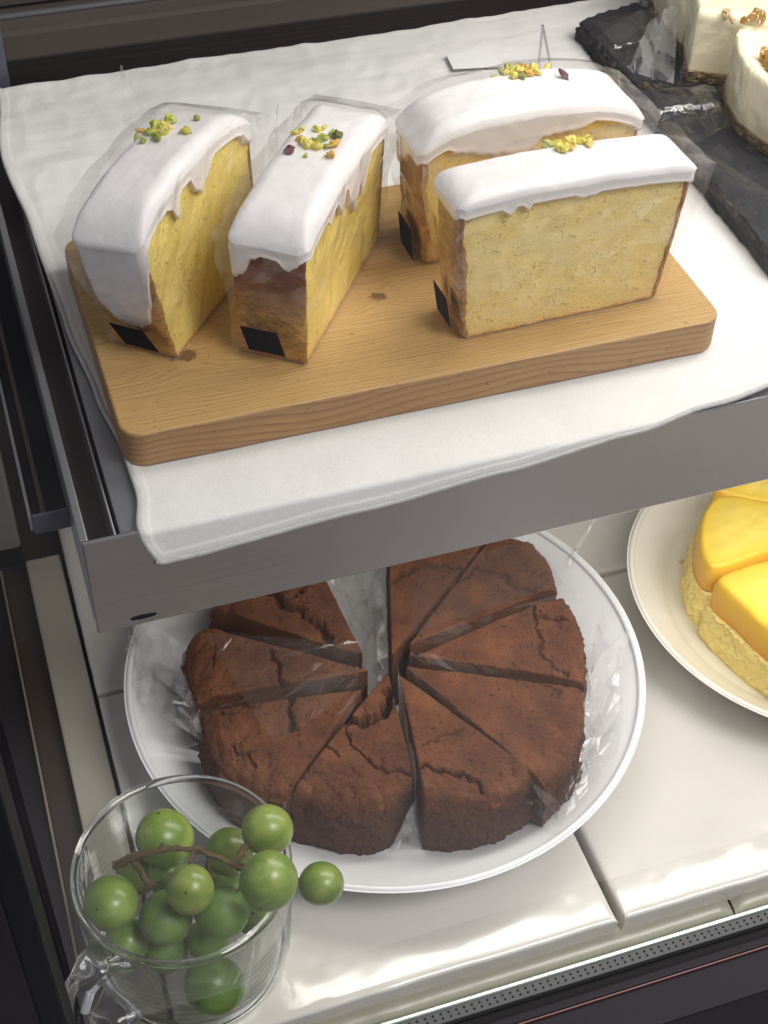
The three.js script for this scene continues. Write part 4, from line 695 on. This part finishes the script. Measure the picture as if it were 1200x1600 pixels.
// ---------------------------------------------------------------- lower right: plate with yellow cake
plate('plate', 'cream coloured plate under the yellow cake at the right edge', 0.3755, -0.067, 0.1030, 0.0275, M.porcelain_cream);
{
  const top = D + 0.050, bot = D + 0.0065;
  const glaze = phy({ color: rgb(0.88, 0.63, 0.06), roughness: 0.32, specularIntensity: 0.7, clearcoat: 0.0, clearcoatRoughness: 0.12, vertexColors: true, bumpMap: M.tile.bumpMap, bumpScale: 0.0012 });
  const slice = (label, px, so) => {
    const P = px.map(([x, y]) => at(x, y, top)), c = P.reduce((a, b) => a.add(b), V(0, 0, 0)).multiplyScalar(1 / P.length);
    const t = thing('yellow_cake_slice', label, 'cake slice', [c.x, bot, c.z], 0, 'yellow cake slices on the cream plate');
    const curve = new THREE.CatmullRomCurve3(P, true, 'centripetal', 0.5), N = 160, pts = curve.getSpacedPoints(N);
    const ring = (u, off) => { const i = Math.round(u * N) % N, q = pts[i], a = pts[(i + N - 1) % N], b = pts[(i + 1) % N], n = V(b.z - a.z, 0, a.x - b.x).normalize(); const inw = V(c.x - q.x, 0, c.z - q.z); if (n.dot(inw) > 0) n.negate(); return [q.x - c.x + n.x * off, q.z - c.z + n.z * off]; };
    const H = top - bot, hg = H * 0.60;
    const sp = sheet(N, 18, (u, v) => { const k = v, w = 0.0022 * fbm(u * 14, k * 5, so, 4) + 0.0008 * n3(u * 90, k * 20, so); const [x, z] = ring(u, 0.0015 - 0.0005 * k + w); return k < 0.999 ? [x, lerp(0, hg, k), z] : [x * 0.5, hg, z * 0.5]; }, { closeU: true, uvs: [0.22, 0.03] });
    part('sponge', sp, M.cream_crumb, t);
    const gz = sheet(N, 26, (u, v) => {
      if (v < 0.45) { const k = v / 0.45, [x, z] = ring(u, -0.0006 + 0.0006 * Math.sin(k * Math.PI / 2) - 0.0020 * Math.pow(k, 6)); return [x, lerp(hg - 0.0008 + 0.0016 * fbm(u * 20, 2, so, 2), H - 0.0030 + 0.0030 * Math.pow(k, 3) * 0.9, k), z]; }
      const k = (v - 0.45) / 0.55, [x, z] = ring(u, -0.0019), s = 1 - k; return [x * s, H + 0.0012 * (1 - s * s) + 0.0008 * fbm(x * s * 60, z * s * 60, so, 2), z * s];
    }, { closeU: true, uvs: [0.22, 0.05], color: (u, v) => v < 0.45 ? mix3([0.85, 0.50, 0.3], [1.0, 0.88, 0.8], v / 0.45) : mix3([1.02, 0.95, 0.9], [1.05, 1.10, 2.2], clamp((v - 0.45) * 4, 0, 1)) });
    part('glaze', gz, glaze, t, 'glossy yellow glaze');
  };
  slice('yellow glazed cake slice in the middle of those visible at the right edge', [[1095, 868], [1090, 822], [1104, 785], [1125, 770], [1260, 800], [1290, 838], [1215, 860], [1115, 888]], 1);
  slice('yellow glazed cake slice at the back right, cut off by the steel lip', [[1116, 764], [1140, 735], [1200, 700], [1290, 720], [1290, 800], [1200, 788]], 2);
  slice('lowest yellow glazed cake slice at the right edge, showing its pale sponge base', [[1118, 902], [1290, 868], [1330, 960], [1270, 1040], [1205, 992], [1160, 950]], 3);
  const cr = thing('cake_crumbs', 'yellow crumbs on the cream plate left of the cake slices', 'crumbs'); const gs = [];
  for (let i = 0; i < 46; i++) { const a = rnd(), q = a < 0.5 ? at(lerp(1062, 1076, rnd()), lerp(825, 940, rnd()), bot) : at(lerp(1085, 1195, rnd()) - 6, 0, bot); const k = rnd(), p2 = a < 0.5 ? q : at(lerp(1092, 1192, k) - rr(0, 8), lerp(945, 1056, k) + rr(-2, 8), bot); const g = pistGeo[i % 7].clone().scale(rr(0.0007, 0.0018), rr(0.0006, 0.0014), rr(0.0007, 0.0016)).rotateY(rr(0, 6)); g.translate(p2.x, bot + 0.001 + (a < 0.3 ? rr(0, 0.004) : 0), p2.z); gs.push(g); }
  const cm = part('crumb', mergeGeometries(gs), std({ color: rgb(0.66, 0.46, 0.16), roughness: 0.9 }), cr); cm.userData.kind = 'stuff';
  film('film lying on the cream plate below the lowest yellow slice', [up(1062, 960, D, 0.022), up(1150, 1080, D, 0.020), up(1190, 1062, D, 0.018), up(1095, 945, D, 0.020)], M.hazy_film, { so: 15, amp: 0.003, fq: 50 });
  film('crumpled film behind the yellow slices at the back of the cream plate', [up(1040, 800, D, 0.024), up(1085, 840, D, 0.012), up(1110, 780, D, 0.02), up(1075, 770, D, 0.026)], M.hazy_film, { so: 17, amp: 0.003, fq: 70 });
}

// ---------------------------------------------------------------- upper right: slates with cheesecake slices
{
  const Y = 0.0125;
  const slate = (label, px, so) => {
    const P = px.map(([x, y]) => at(x, y, Y)), c = P.reduce((a, b) => a.add(b), V(0, 0, 0)).multiplyScalar(1 / P.length), t = thing('slate_tray', label, 'slate tray', [c.x, 0.003, c.z], 0, 'black slate trays at the upper right');
    const N = 260, pts = []; for (let i = 0; i < N; i++) { const s = i / N * P.length, a = Math.floor(s), q = P[a].clone().lerp(P[(a + 1) % P.length], s - a); pts.push(q.sub(c)); }
    const H = Y - 0.003;
    const edge = sheet(N, 10, (u, v) => { const q = pts[Math.round(u * N) % N], n = V(q.x, 0, q.z).normalize(), w = 0.0014 * ridge(q.x * 60 + so, v * 3, q.z * 60, 2) + 0.0012 * fbm(q.x * 190, v * 6, q.z * 190, 3) - 0.0022 * Math.pow(v, 3); return [q.x + n.x * w, H * v, q.z + n.z * w]; }, { closeU: true, uvs: [0.5, 0.02], color: (u, v, q) => { const w = fbm(q[0] * 120, v * 5, q[2] * 120 + so, 3); return mix3([0.7, 0.7, 0.75], [7.5, 5.2, 2.6], clamp((w - 0.12) * 2.4, 0, 1) * smoothstep(v, 0.4, 0.95)); } });
    part('chipped_edge', edge, M.slate_edge, t);
    const tp = sheet(N, 14, (u, v) => { const q = pts[Math.round(u * N) % N], n = V(q.x, 0, q.z).normalize(), w = 0.0014 * ridge(q.x * 60 + so, 3, q.z * 60, 2) + 0.0012 * fbm(q.x * 190, 6, q.z * 190, 3) - 0.0022, s = 1 - v; const x = (q.x + n.x * w) * s, z = (q.z + n.z * w) * s; return [x, H + 0.0003 * fbm(x * 60, z * 60, so, 3), z]; }, { closeU: true });
    const uv = tp.attributes.uv, p = tp.attributes.position; for (let i = 0; i < p.count; i++) uv.setXY(i, p.getX(i), p.getZ(i));
    part('slab', tp, M.slate, t);
  };
  slate('black slate tray at the back, its rounded corner next to the dark door', [[903, 32], [940, 75], [982, 122], [1130, 152], [1330, 90], [1240, -60], [1060, -20], [925, 22]], 1);
  slate('nearer black slate tray at the right with a chipped brown edge', [[992, 136], [1030, 180], [1078, 240], [1140, 316], [1215, 408], [1420, 330], [1330, 100], [1140, 160]], 4);

  const cream = phy({ color: rgb(0.82, 0.765, 0.55), roughness: 0.5, sheen: 0.2, bumpMap: M.icing.bumpMap, bumpScale: 0.0006 });
  const biscuit = std({ color: rgb(0.40, 0.27, 0.13), roughness: 1, bumpMap: M.crust.bumpMap, bumpScale: 0.003 });
  const caramel = phy({ color: rgb(0.74, 0.38, 0.05), roughness: 0.15, clearcoat: 1, bumpMap: M.tile.bumpMap, bumpScale: 0.002 });
  const cheese = (label, px, h, so, topc) => {
    const P = px.map(([x, y]) => at(x, y, Y + 0.0004)), c = P.reduce((a, b) => a.add(b), V(0, 0, 0)).multiplyScalar(1 / P.length), t = thing('cheesecake_slice', label, 'cake slice', [c.x, Y + 0.0006, c.z], 0, 'wrapped cheesecake slices on slate');
    const N = 300, pts = []; for (let i = 0; i < N; i++) { const s = i / N * P.length, a = Math.floor(s); pts.push(P[a].clone().lerp(P[(a + 1) % P.length], s - a).sub(c)); }
    const sm = pts.map((_, i) => { const q = V(0, 0, 0); for (let k = -1; k <= 1; k++) q.add(pts[(i + k + N) % N]); return q.multiplyScalar(1 / 3); });
    const hb = 0.0055;
    part('biscuit_base', sheet(N, 12, (u, v) => { const q = sm[Math.round(u * N) % N], w = 1 + 0.02 * fbm(u * 60, v * 5, so, 3) + 0.012 * n3(u * 300, v * 9, so); return v < 0.8 ? [q.x * w, hb * v / 0.8, q.z * w] : [q.x * lerp(1, 0.4, (v - 0.8) / 0.2), hb, q.z * lerp(1, 0.4, (v - 0.8) / 0.2)]; }, { closeU: true, uvs: [0.3, 0.01] }), biscuit, t);
    part('filling', sheet(N, 40, (u, v) => {
      const q = sm[Math.round(u * N) % N]; const r = 0.0022;
      if (v < 0.5) { const k = v / 0.5, s = 0.985 - 0.012 * Math.sin(k * 3.1) + 0.006 * fbm(u * 20, k * 4, so, 3), rd = k > 0.9 ? 0.02 * Math.pow((k - 0.9) / 0.1, 2) : 0; return [q.x * (s - rd), lerp(hb - 0.001, h, k), q.z * (s - rd)]; }
      const k = (v - 0.5) / 0.5, s = (1 - k) * 0.965; return [q.x * s, h + 0.0006 - 0.002 * smoothstep(k, 0.05, 0.3) + 0.0008 * fbm(q.x * s * 90, q.z * s * 90, so, 3), q.z * s];
    }, { closeU: true, uvs: [0.3, 0.06] }), cream, t);
    part('caramel_topping', sheet(N, 16, (u, v) => { const q = sm[Math.round(u * N) % N], s = (1 - v) * (0.52 + 0.1 * fbm(u * 9, 1, so, 3)); return [q.x * s, h - 0.0012 + 0.0026 * Math.sqrt(Math.min(1, v * 6)) + 0.0014 * fbm(q.x * s * 120, q.z * s * 120, so, 3), q.z * s]; }, { closeU: true, uvs: [0.3, 0.05] }), caramel, t, 'amber caramel topping');
    for (const [nx, ny, r, am] of topc) { const q = at(nx, ny, Y + h + 0.002).sub(c), m = part(am ? 'caramel_drop' : 'nut', pistGeo[Math.floor(rnd() * 7)], am ? caramel : std({ color: rgb(0.52, 0.36, 0.19), roughness: 0.6 }), t); m.scale.setScalar(r); m.position.set(q.x, h + r * 0.5, q.z); m.rotation.set(rnd(), rnd() * 6, rnd()); }
    const f = sheet(90, 12, (u, v) => { const q = sm[Math.round(u * N) % N], s = 1.05 + 0.02 * ridge(u * 11, v * 1.4, so, 2) + 0.07 * (1 - v) * (1 - v); return [q.x * s, 0.0006 + v * (h + 0.003), q.z * s]; }, { closeU: true, uvs: [3, 1] });
    part('wrapper', f, M.film, t, 'clear film standing round the slice');
  };
  cheese('cream white cheesecake slice on the back slate, nuts and amber on top', [[1071, 126], [1066, 90], [1040, 58], [1014, 14], [1000, -40], [1150, -140], [1420, -90], [1400, 170], [1230, 148]], 0.0335, 1, [[1136, 20, 0.0024], [1143, 28, 0.0018], [1176, 26, 0.0028, 1], [1164, 31, 0.0022, 1], [1190, 29, 0.0028, 1], [1183, 18, 0.0022, 1]]);
  cheese('cream white cheesecake slice at the right edge on the nearer slate', [[1128, 148], [1131, 176], [1150, 208], [1180, 232], [1240, 270], [1400, 360], [1560, 240], [1400, 60], [1220, 70], [1150, 112]], 0.0300, 2, [[1196, 86, 0.0032, 1], [1203, 94, 0.0036, 1], [1212, 104, 0.004, 1]]);
  // loose film with long highlights
  const curlFilm = (label, A, B, w, lift, so, turnSign = 1) => { const d = B.clone().sub(A).setY(0).normalize(), n = V(-d.z, 0, d.x).multiplyScalar(turnSign), o = A.clone().add(B).multiplyScalar(0.5), t = thing('film_sheet', label, 'clear film', o.toArray());
    part('film', sheet(40, 24, (u, v) => { const q = A.clone().lerp(B, u), a = v * Math.PI * 0.95, x = w * (1 - Math.cos(a)) * 0.5; return q.addScaledVector(n, x + 0.0008 * fbm(u * 5, v * 3, so, 2)).add(V(0, lift * Math.sin(a) * (0.7 + 0.3 * u) + 0.0006 * ridge(u * 4, v * 5, so, 2), 0)).sub(o).toArray(); }), M.shiny_film, t); };
  curlFilm('curled clear film with a long bright highlight on the nearer slate', up(1068, 222, Y, 0.001), up(1230, 330, Y, 0.001), 0.020, 0.007, 1);
  curlFilm('clear film lying between the two slates with two short highlights', up(1030, 185, Y, 0.001), up(1125, 180, Y, 0.001), 0.022, 0.006, 2, -1);
  curlFilm('clear film bent over the corner of the back slate', up(915, 40, Y, 0.001), up(1010, 22, Y, 0.001), 0.030, 0.005, 3);
  film('glossy flat film over the near end of the back slate', [up(930, 60, Y, 0.001), up(985, 118, Y, 0.001), up(1045, 110, Y, 0.003), up(1000, 30, Y, 0.005)], M.shiny_film, { so: 41, amp: 0.0012 });
  film('glossy film folded over the left end of the nearer slate', [up(1004, 168, Y, 0.001), up(1060, 236, Y, 0.001), up(1140, 215, Y, 0.006), up(1100, 150, Y, 0.006)], M.shiny_film, { so: 42, amp: 0.0014 });
  film('glossy film over the chipped edge of the nearer slate at the right', [up(1085, 262, Y, -0.002), up(1180, 372, Y, -0.002), up(1215, 330, Y, 0.004), up(1120, 240, Y, 0.006)], M.shiny_film, { so: 43, amp: 0.0014 });
  film('pointed clear film ends left of the cheesecake on the back slate', [up(978, 112, Y, 0.001), up(1052, 136, Y, 0.001), up(1050, 70, Y, 0.020), up(1012, 62, Y, 0.012)], M.hazy_film, { so: 18, amp: 0.003, fq: 60 });
}
{ // wire stand and paper card behind the back slice
  const t = thing('wire_card_stand', 'thin bent steel wire rising behind the back loaf slice', 'wire stand'), Y = 0.003;
  const b0 = at(840, 118, Y), tp = b0.clone().add(V(0, 0.026, 0)), b1 = at(862, 112, Y);
  part('wire', mergeGeometries([tubeOf([b0, b0.clone().lerp(tp, 0.5), tp], 0.0006, 20, 8), tubeOf([tp, tp.clone().lerp(b1, 0.5), b1], 0.0006, 20, 8)]), M.steel, t);
  const c = thing('paper_card', 'small white paper card lying on the cloth behind the back loaf slice', 'card', [0, 0, 0]);
  const q = [at(697, 88, 0.003), at(760, 78, 0.003), at(790, 106, 0.003), at(708, 110, 0.003)];
  const s = new THREE.Shape(q.map((p) => new THREE.Vector2(p.x, -p.z)));
  part('card', new THREE.ExtrudeGeometry(s, { depth: 0.0004, bevelEnabled: false }).rotateX(-Math.PI / 2).translate(0, 0.0036, 0), M.paper, c);
}
renderer.render(scene, camera);
